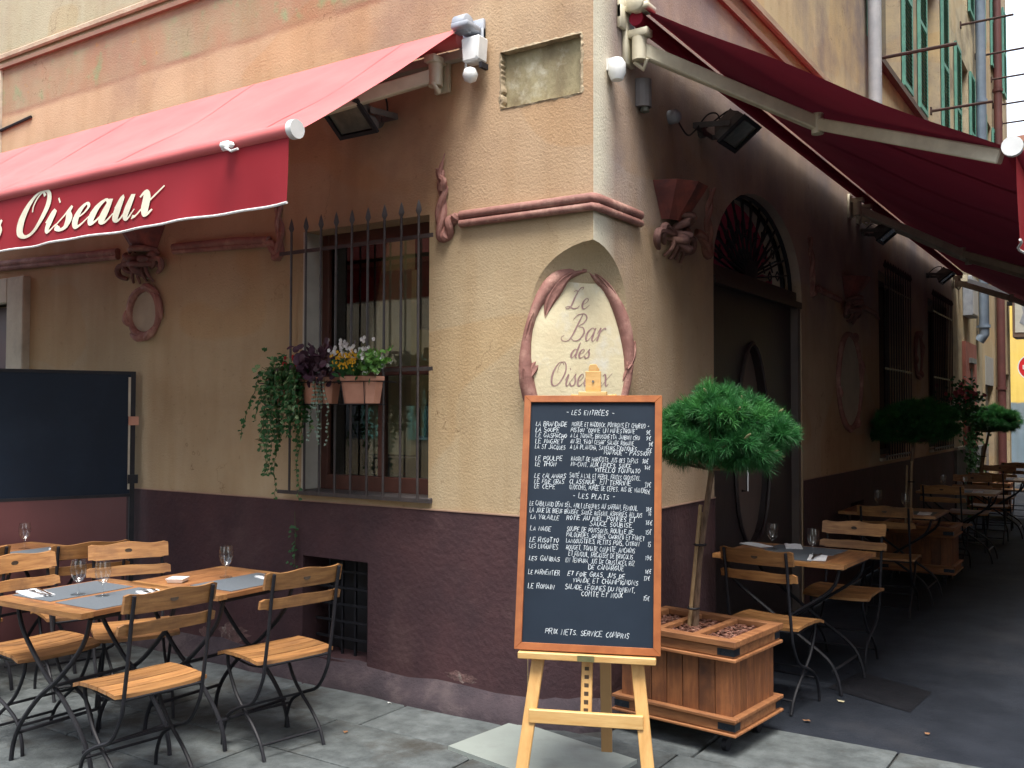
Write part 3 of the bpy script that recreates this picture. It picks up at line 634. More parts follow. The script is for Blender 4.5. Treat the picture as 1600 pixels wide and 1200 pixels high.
def torch(fn, u, z, m=MOULD, seed=1, s=1.0):
    """fluted half-cup over a knotted ribbon"""
    t = MB(); k = 5; ring = []
    prof = [(.30, 2.84+.03, .18), (.27, 2.80, .15), (.14, 2.60+.02, .06)]
    zt = [z+.14, z+.10, z-.06]; wr = [.19*s, .175*s, .10*s]; dp = [.17*s, .15*s, .05*s]
    vs = []
    for j in range(3):
        for i in range(k+1):
            a = pi*i/k; vs.append(fn(u-wr[j]*cos(a), zt[j], -dp[j]*sin(a)*1.0-.002))
    f = [(j*(k+1)+i, j*(k+1)+i+1, (j+1)*(k+1)+i+1, (j+1)*(k+1)+i) for j in range(2) for i in range(k)]
    f.append(tuple(range(k+1)))
    t.add(vs, f); cup = t.build('wall_ornament', MOULDD, bar)
    rb = MB(); rg = random.Random(seed)
    for q in range(5):
        a0 = rg.uniform(-.16, .04)*s; a1 = rg.uniform(.0, .18)*s; zz = z-.06-.035*q
        P = spline([fn(u+a0-.03, zz+rg.uniform(-.02, .05), -.02), fn(u+(a0+a1)/2, zz+rg.uniform(-.03, .04), -.09*s), fn(u+a1, zz+rg.uniform(-.05, .03), -.03), fn(u+a1+.04, zz-.03, -.01)], 6)
        N = len(P); rb.tube(P, [.008+.014*s*sin(pi*min(1, (i+1)/N)) for i in range(N)], 8)
    for q in range(4):
        sgn = -1 if q % 2 else 1; c0 = u+sgn*(.07+.03*q)*s
        P = spline([fn(u+sgn*.02, z-.14, -.05), fn(c0+sgn*.05, z-.09-.02*q, -.05), fn(c0+sgn*.07, z-.15-.02*q, -.04), fn(c0, z-.18-.02*q, -.02)], 6)
        N = len(P); rb.tube(P, [.010+.012*sin(pi*i/N) for i in range(N)], 7)
    for q in range(4):
        P = spline([fn(u-.06+.04*q, z-.16, -.05), fn(u-.085+.055*q, z-.22, -.05), fn(u-.12+.075*q, z-.27-.01*(q % 2), -.015)], 5)
        N = len(P); rb.tube(P, [.018-.010*i/N for i in range(N)], 7)
    rb.build('ribbon_knot', mat('dull mauve plaster', (.20, .105, .09), (.13, .065, .06), 9, .8, .004, 35, c3=(.28, .15, .12), s3=9), cup)
torch(fl, -3.54, 2.76, seed=3, s=1.15); torch(fr_, .93, 2.74, seed=5, s=1.25); torch(fr_, 4.99, 2.70, seed=8, s=1.2)
# small oval medallions
def medallion(fn, u, z, w_, h_, seed, face=True):
    rg = random.Random(seed); N = 28
    P = [fn(u+w_*cos(2*pi*i/N), z+h_*sin(2*pi*i/N), -.014) for i in range(N)]
    fo = MB().tube(P, [.020+.010*abs(sin(i*pi*3/N+1)) for i in range(N)], 7, True).build('medallion', MOULD, bar)
    MB().panel([(u+w_*cos(2*pi*i/N), z+h_*sin(2*pi*i/N)) for i in range(N)], [], lambda a, c, d: fn(a, c, -.008), 0).build('medallion_face', mat('chalky plaster face', (.46, .42, .33), (.38, .34, .27), 5, .85, .003, 30), fo)
    for q, (a, l) in enumerate(((-100, .12), (-60, .10), (20, .12), (195, .08), (70, .12))):
        c0, s0 = cos(rad(a)), sin(rad(a)); cx, cz = u+w_*c0, z+h_*s0; tx, tz = -s0, c0
        P = spline([fn(cx-tx*l, cz-tz*l, -.02), fn(cx+c0*.02, cz+s0*.02, -.035), fn(cx+tx*l*.8-c0*.02, cz+tz*l*.8-s0*.02, -.015)], 5)
        MB().tube(P, [.006+.02*sin(pi*i/(len(P)-1)) for i in range(len(P))], 7).build('leaf', MOULD, fo)
medallion(fl, -3.535, 2.275, .165, .165, 2); medallion(fr_, 4.97, 1.88, .42, .44, 4); medallion(fr_, 8.3, 2.3, .2, .27, 6)
# crescent relief on the small medallion
# ------------------------------------------------------------------ lettering helpers
CUR = {  # cursive strokes: (x, y, w) with x-height 1
 'O': (1.55, [[(1.0, 1.75, .4), (.75, 1.98, .3), (.42, 1.85, .5), (.14, 1.35, 1), (.05, .75, 1.2), (.2, .2, .9), (.55, 0, .5), (.95, .22, .6), (1.25, .75, .9), (1.35, 1.3, .9), (1.2, 1.8, .6), (.9, 2.0, .35), (.62, 1.8, .3), (.5, 1.4, .25), (.55, 1.1, .2)]]),
 'i': (.55, [[(-.05, .45, .25), (.2, .95, .8), (.17, .5, 1.1), (.17, .15, .9), (.32, 0, .4), (.6, .3, .2)], [(.24, 1.38, 1.0), (.29, 1.42, 1.0)]]),
 's': (.72, [[(-.1, .2, .25), (.2, .65, .3), (.42, 1.0, .5), (.38, .75, .7), (.52, .45, 1.1), (.50, .12, .8), (.28, 0, .5), (.06, .12, .8), (.10, .2, .5)]]),
 'e': (.75, [[(.0, .35, .25), (.38, .55, .3), (.55, .82, .45), (.38, 1.0, .4), (.14, .75, .9), (.08, .35, 1.1), (.25, .02, .7), (.5, .08, .35), (.8, .4, .2)]]),
 'a': (.95, [[(.62, .85, .5), (.42, 1.0, .4), (.15, .75, .9), (.06, .35, 1.1), (.18, .02, .6), (.4, .2, .3), (.62, .7, .35), (.66, .98, .6)], [(.68, 1.0, .6), (.60, .5, 1.1), (.60, .12, .9), (.75, 0, .4), (1.0, .35, .2)]]),
 'u': (.98, [[(-.05, .55, .25), (.15, .98, .7), (.10, .5, 1.1), (.12, .12, .9), (.28, 0, .4), (.5, .3, .3), (.66, .95, .5)], [(.68, 1.0, .7), (.62, .5, 1.1), (.62, .12, .9), (.78, 0, .4), (1.0, .35, .2)]]),
 'x': (.95, [[(-.02, .8, .3), (.15, 1.0, .6), (.32, .7, 1.1), (.42, .3, 1.1), (.58, 0, .6), (.78, .2, .3)], [(.95, 1.1, .25), (.72, .85, .3), (.38, .45, .3), (.1, .05, .3), (-.1, .02, .6)]]),
 'L': (1.35, [[(.25, 1.55, .3), (.45, 1.7, .4), (.62, 1.55, .5), (.5, 1.1, .8), (.42, .6, 1), (.3, .15, .8), (.0, -.02, .4), (-.15, .12, .3), (.15, .2, .4), (.6, .02, .6), (1.0, .08, .5), (1.15, .3, .3)], [(.62, 1.55, .5), (.85, 1.95, .5), (1.1, 2.0, .3), (1.05, 1.75, .3)]]),
 'B': (1.45, [[(.75, 2.0, .5), (.55, 1.2, .9), (.35, .4, .8), (.1, 0, .4), (-.35, 0, .4), (-.5, .25, .3), (-.3, .4, .3)], [(.1, 1.6, .3), (.35, 1.95, .4), (.85, 2.05, .5), (1.15, 1.75, .7), (1.0, 1.35, .6), (.65, 1.1, .3), (1.05, 1.0, .5), (1.25, .6, .9), (1.0, .1, .6), (.6, 0, .4), (.3, .2, .3)]]),
 'r': (.68, [[(-.03, .55, .3), (.14, 1.0, .7), (.13, .5, 1.0), (.10, 0, .8)], [(.13, .5, .4), (.3, .85, .5), (.5, 1.0, .7), (.6, .9, .5)]]),
 'd': (.95, [[(.62, .8, .5), (.42, .98, .4), (.15, .75, .9), (.06, .35, 1.1), (.2, .02, .6), (.42, .2, .3), (.62, .7, .4)], [(.78, 1.75, .5), (.70, 1.1, 1.0), (.62, .4, 1.1), (.66, .08, .8), (.85, 0, .4)]]),
}
def cursive(text, fn, size, wd, shear=.35, track=0, lift=.0015):
    m = MB(); x = 0
    for chn in text:
        adv, strokes = CUR[chn]
        for st in strokes:
            P = spline([(a, c, e) for a, c, e in st], 5); vs = []; N = len(P)
            for i, p in enumerate(P):
                q = P[min(i+1, N-1)]-P[max(i-1, 0)]; nx, ny = -q.y, q.x; l = math.hypot(nx, ny) or 1
                hw = wd*max(p.z, .18)/2
                for s_ in (-1, 1):
                    lx = p.x+s_*nx/l*hw/size; ly = p.y+s_*ny/l*hw/size
                    vs.append(fn((x+lx+shear*ly)*size, ly*size, lift))
            m.add(vs, [(2*i, 2*i+1, 2*i+3, 2*i+2) for i in range(N-1)])
        x += adv+track
    return m
STK = {'A': '0,0 2,6 4,0|1,2 3,2', 'B': '0,0 0,6 2.6,6 3.4,4.7 2.4,3.2 0,3.2|2.4,3.2 3.8,1.7 2.8,0 0,0', 'C': '3.8,5 2,6 .2,4 .2,2 2,0 3.8,1', 'D': '0,0 0,6 2,6 3.8,4 3.8,2 2,0 0,0',
 'E': '3.6,6 0,6 0,0 3.6,0|0,3 2.8,3', 'F': '3.6,6 0,6 0,0|0,3 2.8,3', 'G': '3.8,5 2,6 .2,4 .2,2 2,0 3.8,.8 3.8,2.8 2.2,2.8', 'H': '0,0 0,6|4,0 4,6|0,3 4,3', 'I': '1,0 1,6', 'J': '3,6 3,1 1.6,0 .2,1.2',
 'K': '0,0 0,6|3.6,6 0,2.6 3.8,0', 'L': '0,6 0,0 3.4,0', 'M': '0,0 .4,6 2.2,2 4,6 4.4,0', 'N': '0,0 0,6 4,0 4,6', 'O': '2,0 .2,2 .2,4 2,6 3.8,4 3.8,2 2,0', 'P': '0,0 0,6 2.8,6 3.7,4.5 2.8,3 0,3',
 'Q': '2,0 .2,2 .2,4 2,6 3.8,4 3.8,2 2,0|2.4,1.6 4.2,-.6', 'R': '0,0 0,6 2.8,6 3.7,4.5 2.8,3 0,3|1.8,3 3.9,0', 'S': '3.6,5.2 2,6 .4,5 .8,3.6 3.2,2.4 3.6,1 2,0 .2,.8', 'T': '0,6 4,6|2,6 2,0', 'U': '0,6 0,1.6 2,0 4,1.6 4,6',
 'V': '0,6 2,0 4,6', 'W': '0,6 1,0 2.2,4 3.4,0 4.4,6', 'X': '0,0 4,6|0,6 4,0', 'Y': '0,6 2,3 4,6|2,3 2,0', 'Z': '0,6 4,6 0,0 4,0', '0': '2,0 .2,2 .2,4 2,6 3.8,4 3.8,2 2,0', '1': '.6,4.6 2,6 2,0', '2': '.2,4.6 2,6 3.6,4.6 .2,0 3.8,0',
 '3': '.2,6 3.6,6 1.8,3.6 3.6,2 2,0 .2,.8', '4': '3,0 3,6 0,2 4,2', '5': '3.6,6 .6,6 .4,3.4 3,3.4 3.4,1 2,0 .2,.6', '6': '3.2,6 .6,3 .6,1 2,0 3.5,1.4 2.4,3 .6,2.4', '7': '0,6 3.8,6 1.4,0', '8': '2,3.2 .6,4.6 2,6 3.4,4.6 2,3.2 .3,1.4 2,0 3.7,1.4 2,3.2',
 '9': '3.4,3.6 1.6,3 .5,4.6 2,6 3.5,4.8 3.2,2 1.6,0', '€': '3.8,5.4 2.2,6 .9,4 .9,2 2.2,0 3.8,.6|0,3.6 2.8,3.6|0,2.5 2.6,2.5', "'": '1,6.4 .6,4.8', '"': '.6,6.4 .4,5|1.8,6.4 1.6,5', ',': '.8,.4 .3,-1', '.': '.4,0 .8,.3', '-': '.4,2.8 2.6,3', '(': '1.6,7 .4,4 1.6,-1', ')': '.4,7 1.6,4 .4,-1', '/': '0,-.6 3,6.6', ':': '.5,4 .6,4.3|.4,1 .5,1.3'}
CHALKR = random.Random(21)
def chalk(m, text, x, y, h, fn, wd=.0022, slope=0, cw=1.0, shear=.15, jit=.35, lift=.001):
    u = h/6; base = y
    for chn in text.upper():
        if chn == ' ': x += 3.2*u*cw; continue
        acc = chn in 'ÉÈÀ'; c = {'É': 'E', 'È': 'E', 'À': 'A', 'Œ': 'E'}.get(chn, chn)
        if c not in STK: continue
        w0 = 0; jx, jy, js = CHALKR.uniform(-.3, .3), CHALKR.uniform(-.45, .45), CHALKR.uniform(.85, 1.12)
        st = STK[c]+('|1.6,6.8 2.8,7.8' if acc else '')
        for s_ in st.split('|'):
            P = [tuple(map(float, q.split(','))) for q in s_.split()]
            P = [((a*.82*cw*js+shear*c2+jx+CHALKR.uniform(-jit, jit)), c2*js+jy+CHALKR.uniform(-jit, jit)) for a, c2 in P]
            w0 = max(w0, max(p[0]-shear*p[1] for p in P))
            vs = []; N = len(P)
            for i, p in enumerate(P):
                q = (P[min(i+1, N-1)][0]-P[max(i-1, 0)][0], P[min(i+1, N-1)][1]-P[max(i-1, 0)][1]); l = math.hypot(*q) or 1
                hw = wd*CHALKR.uniform(.38, .62)/u
                for sg in (-1, 1): vs.append(fn(x+(p[0]-sg*q[1]/l*hw)*u, base+(p[1]+sg*q[0]/l*hw)*u, lift))
            m.add(vs, [(2*i, 2*i+1, 2*i+3, 2*i+2) for i in range(N-1)])
        x += (w0+1.1)*u; base += slope*(w0+1.1)*u
    return x

# ------------------------------------------------------------------ neighbouring buildings down the side street
def facade(name, label, y0, y1, top, m, holes, x=0.0, depth=8):
    t = thing(name, label, 'building', (x, y0, 0))
    L = y1-y0
    MB().panel(rect(0, L, 0, top), holes, fr_, .22).build('street_wall', m, t)
    b = MB(); b.add([(-.23, 0, 0), (-depth, 0, 0), (-depth, 0, top), (-.23, 0, top)], [(0, 1, 2, 3)]).add([(0, L, 0), (-depth, L, 0), (-depth, L, top), (0, L, top)], [(3, 2, 1, 0)])
    b.build('end_wall', m, t); MB().box(-depth, .35, 0, L, top, top+.2).build('roof', MATS['roof tiles'], t)
    return t
M2 = wall_mat('pale weathered stucco', [(-1, (.44, .37, .25), (.52, .46, .33)), (4.6, (.56, .50, .36), (.62, .56, .40))], grime=(.20, .17, .14), gfac=.7, gscale=1.3, gthr=(.48, .62), bump=.012)
M3 = wall_mat('sand stucco', [(-1, (.50, .40, .25), (.58, .47, .31)), (3.2, (.46, .37, .25), (.54, .45, .31))], grime=(.24, .19, .17), gfac=.6, gscale=.8)
GR = mat('grey base render', (.19, .20, .20), (.13, .14, .14), 4, .9, .004, 30)
b2 = facade('stucco_house', 'peeling beige stucco house beyond the corner building with green shutters', 11.0, 14.2, 10.8, M2, [rect(.9, 1.9, 5.2, 7.2), rect(.9, 1.9, 8.2, 9.9)])
for zz in ((5.2, 7.2), (8.2, 9.9)): shut_window(b2, .9, 1.9, zz[0], zz[1], fr_, None)
box('brick_red_panel', mat('brick red render', (.30, .10, .075), (.22, .075, .06), 4, .85), b2, .002, .05, .9, 2.1, 1.05, 2.7)
box('panel_niche', DK, b2, .04, .056, 1.4, 1.6, 1.95, 2.3); box('panel_lintel', GR, b2, .003, .09, 1.25, 1.8, 2.38, 2.46)
box('grey_base', GR, b2, .003, .04, .02, 2.9, .0, 1.05); box('base_ledge', IVORY, b2, .003, .06, .02, .9, 1.05, 1.09)
b3 = facade('sand_coloured_house', 'sand coloured house with rolling shutter and red drainpipe at the end of the row', 14.2, 18.6, 11.5, M3, [rect(.35, 1.45, .02, 2.62), rect(2.9, 4.1, .02, 2.4), rect(.7, 1.6, 5.0, 7.0), rect(2.6, 3.5, 5.0, 7.0), rect(.7, 1.6, 8.2, 10.0), rect(2.6, 3.5, 8.2, 10.0)])
for a in (.7, 2.6):
    for zz in ((5.0, 7.0), (8.2, 10.0)): shut_window(b3, a, a+.9, zz[0], zz[1], fr_, None)
SHM = mat('grey rolling shutter', (.32, .32, .33), (.24, .24, .25), 4, .5)
shm = MB().box(-.012, .012, 0, 1.1, 0, .10).box(-.02, .004, 0, 1.1, .10, .115).build('slat', SHM); shm = meshof(shm)
rs = box('rolling_shutter', SHM, b3, -.14, -.12, .36, 1.44, .03, 2.1)
for k in range(18):
    o = bpy.data.objects.new('slat', shm); COL.objects.link(o); o.parent = rs; o.location = (-.10, .35, .03+.115*k)
box('shutter_housing', mat('pale shutter box', (.42, .43, .43), (.36, .37, .37), 4, .6), b3, -.16, .01, .355, 1.445, 2.1, 2.615)
box('garage_door', mat('pale grey door', (.36, .36, .35), (.30, .30, .29), 3, .6), b3, -.18, -.12, 2.9, 4.1, .03, 2.4)
# drainpipes
def pipe(name, label, y, z0, z1, m, r=.06, x=.10, hook=False):
    t = thing(name, label, 'drainpipe', (x, y, z0)); P = [(0, 0, 0), (0, 0, z1-z0)]
    if hook: P = [(-.08, 0, -.10), (-.03, 0, -.03)]+P
    MB().tube(P, r, 12).build('pipe', m, t); k = .12
    while k < z1-z0:
        b = MB(); b.tube([(0, 0, k), (0, 0, k+.05)], r*1.25, 12); b.beam((0, 0, k+.02), (-x+.005, 0, k+.02), .03, .02); k += 1.9; b.build('pipe_clamp', m, t)
    return t
pipe('drainpipe', 'grey zinc drainpipe coming down the ochre wall behind the dark red awning', 5.72, 3.86, 12.4, PIPEG, .065, .10)
pipe('drainpipe', 'blue grey drainpipe on the peeling beige house beyond the awning', 13.5, 2.9, 10.8, mat('blue grey pipe', (.20, .26, .34), (.15, .20, .27), 5, .6), .08, .12, True)
pipe('drainpipe', 'oxblood red drainpipe beside the rolling shutter at street end', 16.05, .02, 11.5, mat('oxblood pipe', (.13, .045, .042), (.10, .035, .035), 5, .6), .075, .10)
def rod(y, z, L, lab):
    o = MB().tube([(0, 0, 0), (L, 0, 0)], .018, 6).box(0, .02, -.03, .03, -.05, .05).build('laundry_rod', mat('rusty iron', (.07, .035, .03), (.04, .025, .022), 12, .8)); o.location = (0, y, z)
    tag(o, lab, 'rod', 'iron laundry rods sticking out under the shuttered windows')
for y_, z_, l_, lab in ((6.08, 5.25, .8, 'iron rod jutting from ochre wall just past the grey drainpipe'), (9.4, 5.6, .75, 'iron rod jutting out right under the second open green shutter'),
        (12.1, 7.69, .75, 'iron rod high on the beige house, topmost of the rods'), (13.75, 7.71, .75, 'iron rod beside the blue grey drainpipe, second from top'),
        (15.9, 7.95, .7, 'iron rod on sand coloured house above the others near the sky'), (16.1, 7.5, .7, 'iron rod on sand coloured house, shorter one against the sky'), (17.6, 7.54, .75, 'farthest iron rod, just above the end of the dark red awning')): rod(y_, z_, l_, lab)
mb_ = thing('meter_box', 'grey metal utility box screwed high on peeling beige wall', 'utility box', (0, 12.3, 3.1)); box('box_body', GREYMET, mb_, .003, .14, -.3, .3, 0, .62, .01); box('box_lid', mat('light grey lid', (.42, .43, .44), (.36, .37, .38), 5, .5), mb_, .142, .15, -.27, .27, .03, .59)
sg = thing('box_sign', 'framed hanging box sign with faded white face above the street end', 'sign', (.0, 18.2, 3.15))
box('sign_frame', mat('brown sign frame', (.20, .14, .10), (.15, .10, .08), 5, .6), sg, .12, .52, -.34, .30, 0, 1.05, .01); box('bracket', STEEL, sg, .0, .12, -.1, .1, .7, .78)
fc = box('sign_face', mat('faded white sign face', (.60, .60, .54), (.50, .50, .45), 4, .5), sg, .17, .47, -.352, -.342, .10, .95)
b = MB(); chalk(b, 'BAR', .20, .62, .16, lambda u, v, d: (u, -.354-d, v), wd=.022, jit=.1); chalk(b, 'TABAC', .19, .36, .09, lambda u, v, d: (u, -.354-d, v), wd=.014, jit=.1)
MB().prism([(.25, .3), (.32, .5), (.29, .7), (.37, .62), (.42, .4), (.36, .22)], lambda u, v, d: (u, -.354-d, v), .002).build('faded_emblem', GREYMET, fc)
# yellow house closing the street
YEL = wall_mat('yellow stucco', [(-1, (.16, .22, .26), (.20, .26, .30)), (1.95, (.72, .52, .12), (.78, .58, .16))], gfac=.15, bump=.004)
yh = thing('yellow_house', 'bright yellow house with blue grey base closing the far end of the street', 'building', (0, 31, 0))
hl = [rect(-1.25+2.6*k, -.25+2.6*k, z, z+1.9) for k in range(-2, 5) for z in (5.6, 8.1)]
MB().panel(rect(-9, 14, 0, 10.5), hl, fl, .2).build('front_wall', YEL, yh)
for h in hl: shut_window(yh, h[0][0], h[1][0], h[0][1], h[2][1], fl, None)
box('roof', MATS['roof tiles'], yh, -9, 14, -.15, 6, 10.5, 10.7)
sp = thing('street_name_plate', 'white street name plate with dark letters on the yellow house', 'sign', (-.55, 30.97, 4.55))
pl = box('plate', mat('white enamel plate', (.72, .72, .66), (.66, .66, .6), 4, .4), sp, -.55, .85, -.03, .0, .0, .95)
b = MB()
for i, (tx, xx) in enumerate((('RUE', -.12), ('MO', .0), ('CARRIERA', -.5), ('MO', .0))): chalk(b, tx, xx, .74-.225*i, .15, lambda u, v, d: (u, -.033-d, v), wd=.03, jit=.05, shear=0)
b.build('lettering', STEEL, pl)
ne = thing('no_entry_sign', 'round red no entry sign with white bar on a grey pole near the yellow house', 'road sign', (-.02, 24.0, 0))
MB().tube([(0, 0, 0), (0, 0, 3.1)], .03, 8).build('pole', GREYMET, ne)
MB().lathe([(0, -.05), (.34, -.05), (.34, -.03), (0, -.03)], 28, (0, 0, 2.8), 'Y').build('disc', mat('red sign enamel', (.62, .02, .03), (.58, .02, .03), 4, .35), ne)
MB().lathe([(.315, -.055), (.34, -.055)], 28, (0, 0, 2.8), 'Y').build('rim', WHITEPL, ne); box('white_bar', WHITEPL, ne, -.22, .22, -.058, -.052, 2.745, 2.855)
# houses across both streets (they shade the lane and stand in the window reflections)
def plain_house(name, label, x0, x1, y0, y1, h, face, m):
    t = thing(name, label, 'building', (0, 0, 0))
    MB().box(x0, x1, y0, y1, 0, h).build('wall', m, t); box('roof', MATS['roof tiles'], t, x0-.3, x1+.3, y0-.3, y1+.3, h, h+.2)
    L = (y1-y0) if face == 'x' else (x1-x0); k = 1.2
    sh = None
    while k < L-1.6:
        for z in (1.0, 4.6, 7.8):
            if z > h-2: continue
            b = MB(); 
            if face == 'x': b.box(x0-.02, x0-.002, y0+k, y0+k+1, z, z+1.8); g1 = MB().box(x0-.06, x0-.002, y0+k-.5, y0+k-.01, z, z+1.8).box(x0-.06, x0-.002, y0+k+1.01, y0+k+1.5, z, z+1.8)
            else: b.box(x0+k, x0+k+1, y1+.002, y1+.02, z, z+1.8); g1 = MB().box(x0+k-.5, x0+k-.01, y1+.002, y1+.06, z, z+1.8).box(x0+k+1.01, x0+k+1.5, y1+.002, y1+.06, z, z+1.8)
            f = b.build('window', MATS['dim upper pane'], t); g1.build('shutter', GREENSH, f)
        k += 2.8
    return t
OPP = wall_mat('pinkish stucco', [(-1, (.44, .24, .17), (.50, .30, .22)), (3.4, (.56, .42, .26), (.60, .47, .3))], gfac=.3)
plain_house('pink_house', 'pinkish stucco house across the narrow side street', 4.3, 11, .8, 40, 13.0, 'x', OPP)
plain_house('blocker_house', 'unseen sand stuccoed house added behind the viewer to block light', 3.6, 12, -15, -5.6, 12.5, 'y', M2)  # unseen, added to keep south-east sky light off the side terrace
plain_house('ochre_house', 'ochre stucco house across the street behind the terrace', -20, -1.5, -18, -11.5, 8.5, 'y', M3)

# ------------------------------------------------------------------ bar sign on the chamfered corner
s7 = sqrt(.5)
fs_ = lambda u, v, d: (-.190+s7*u+s7*d, .160+s7*u-s7*d, v)
SGF = mat('pale cream sign plaster', (.66, .60, .41), (.58, .50, .33), 3.5, .8, .003, 40, c3=(.62, .60, .52), s3=5)
sgn = thing('bar_sign', 'oval cream plaster sign on the corner framed by carved terracotta leaves', 'sign', (0, 0, 0))
zc, hw, hh = 1.868, .268, .43; N = 40
def ovp(i, s_=1.0): a = 2*pi*i/N; return (hw*s_*cos(a)*(1+.05*sin(a)*-1), zc+hh*s_*sin(a))
b = MB(); vs = [fs_(0, zc, .058)]
rgs = [(0.35, .057), (.7, .052), (1.0, .038), (1.0, -.03)]
for s_, d in rgs: vs += [fs_(*ovp(i, s_), d) for i in range(N)]
f = [(0, 1+i, 1+(i+1) % N) for i in range(N)]+[(1+r*N+i, 1+r*N+(i+1) % N, 1+(r+1)*N+(i+1) % N, 1+(r+1)*N+i) for r in range(3) for i in range(N)]
face = b.add(vs, f, True).build('sign_face', SGF, sgn)
P = [fs_(*ovp(i, 1.03), .032) for i in range(N)]
MB().tube(P, [.031+.009*sin(i*2*pi*4/N) for i in range(N)], 9, True).build('vine_frame', MOULD, sgn)
def sleaf(a0, a1, r_in, r_out, wd, name='carved_leaf', d=.05):
    pts = []; n_ = 12
    for i in range(n_+1):
        t = i/n_; a = rad(a0+(a1-a0)*t); s_ = r_in+(r_out-r_in)*t; pts.append(fs_(hw*s_*cos(a), zc+hh*s_*sin(a), d-.028*t))
    m = MB(); P = [Vector(p) for p in pts]; nrm = Vector((s7, -s7, 0)); vs = []
    for i, p in enumerate(P):
        q = (P[min(i+1, n_)]-P[max(i-1, 0)]).normalized(); sd_ = q.cross(nrm).normalized(); w_ = wd*sin(pi*min(.999, (i+.6)/(n_+.7)))**.8
        for k in range(7):
            th = pi*k/6; vs.append(p+sd_*w_*cos(th)+nrm*(.020*sin(th)-.008*(1 if k == 3 else 0)))
    m.add(vs, [(i*7+k, i*7+k+1, (i+1)*7+k+1, (i+1)*7+k) for i in range(n_) for k in range(6)], True)
    return m.build(name, MOULD, sgn)
sleaf(82, 150, 1.04, .98, .042, d=.06); sleaf(98, 145, 1.0, .80, .034, d=.06); sleaf(80, 45, 1.04, 1.0, .026); sleaf(70, 20, 1.05, 1.03, .02)
sleaf(-165, -178, 1.0, .74, .026); sleaf(-172, -125, 1.10, .96, .030); sleaf(-8, 10, .98, 1.18, .026); sleaf(-4, -20, 1.08, .94, .022); sleaf(-40, -30, .98, .86, .024)
sleaf(150, 190, 1.03, 1.05, .018); sleaf(-70, -120, 1.02, 1.04, .03)
def sgtext(t, x, z, size, xs=.85, wd=.007):
    f_ = lambda u, v, d: fs_(x+u*xs, z+v, .0585-.011*min(1, ((x+u*xs)/hw)**2*1.2+((z+v-zc)/hh)**2*1.1)+d)
    o = cursive(t, f_, size, wd, shear=.30, lift=.0012); return o
m_ = sgtext('Le', -.062, 2.115, .056, .95, .010); o_ = m_.build('painted_lettering', LETDARK, face, recalc=False)
sgtext('Bar', -.065, 1.95, .068, .95, .011).build('painted_lettering', LETDARK, face, recalc=False)
sgtext('des', -.048, 1.862, .046, .95, .010).build('painted_lettering', LETDARK, face, recalc=False)
sgtext('Oiseaux', -.155, 1.718, .062, .80, .011).build('painted_lettering', LETDARK, face, recalc=False)

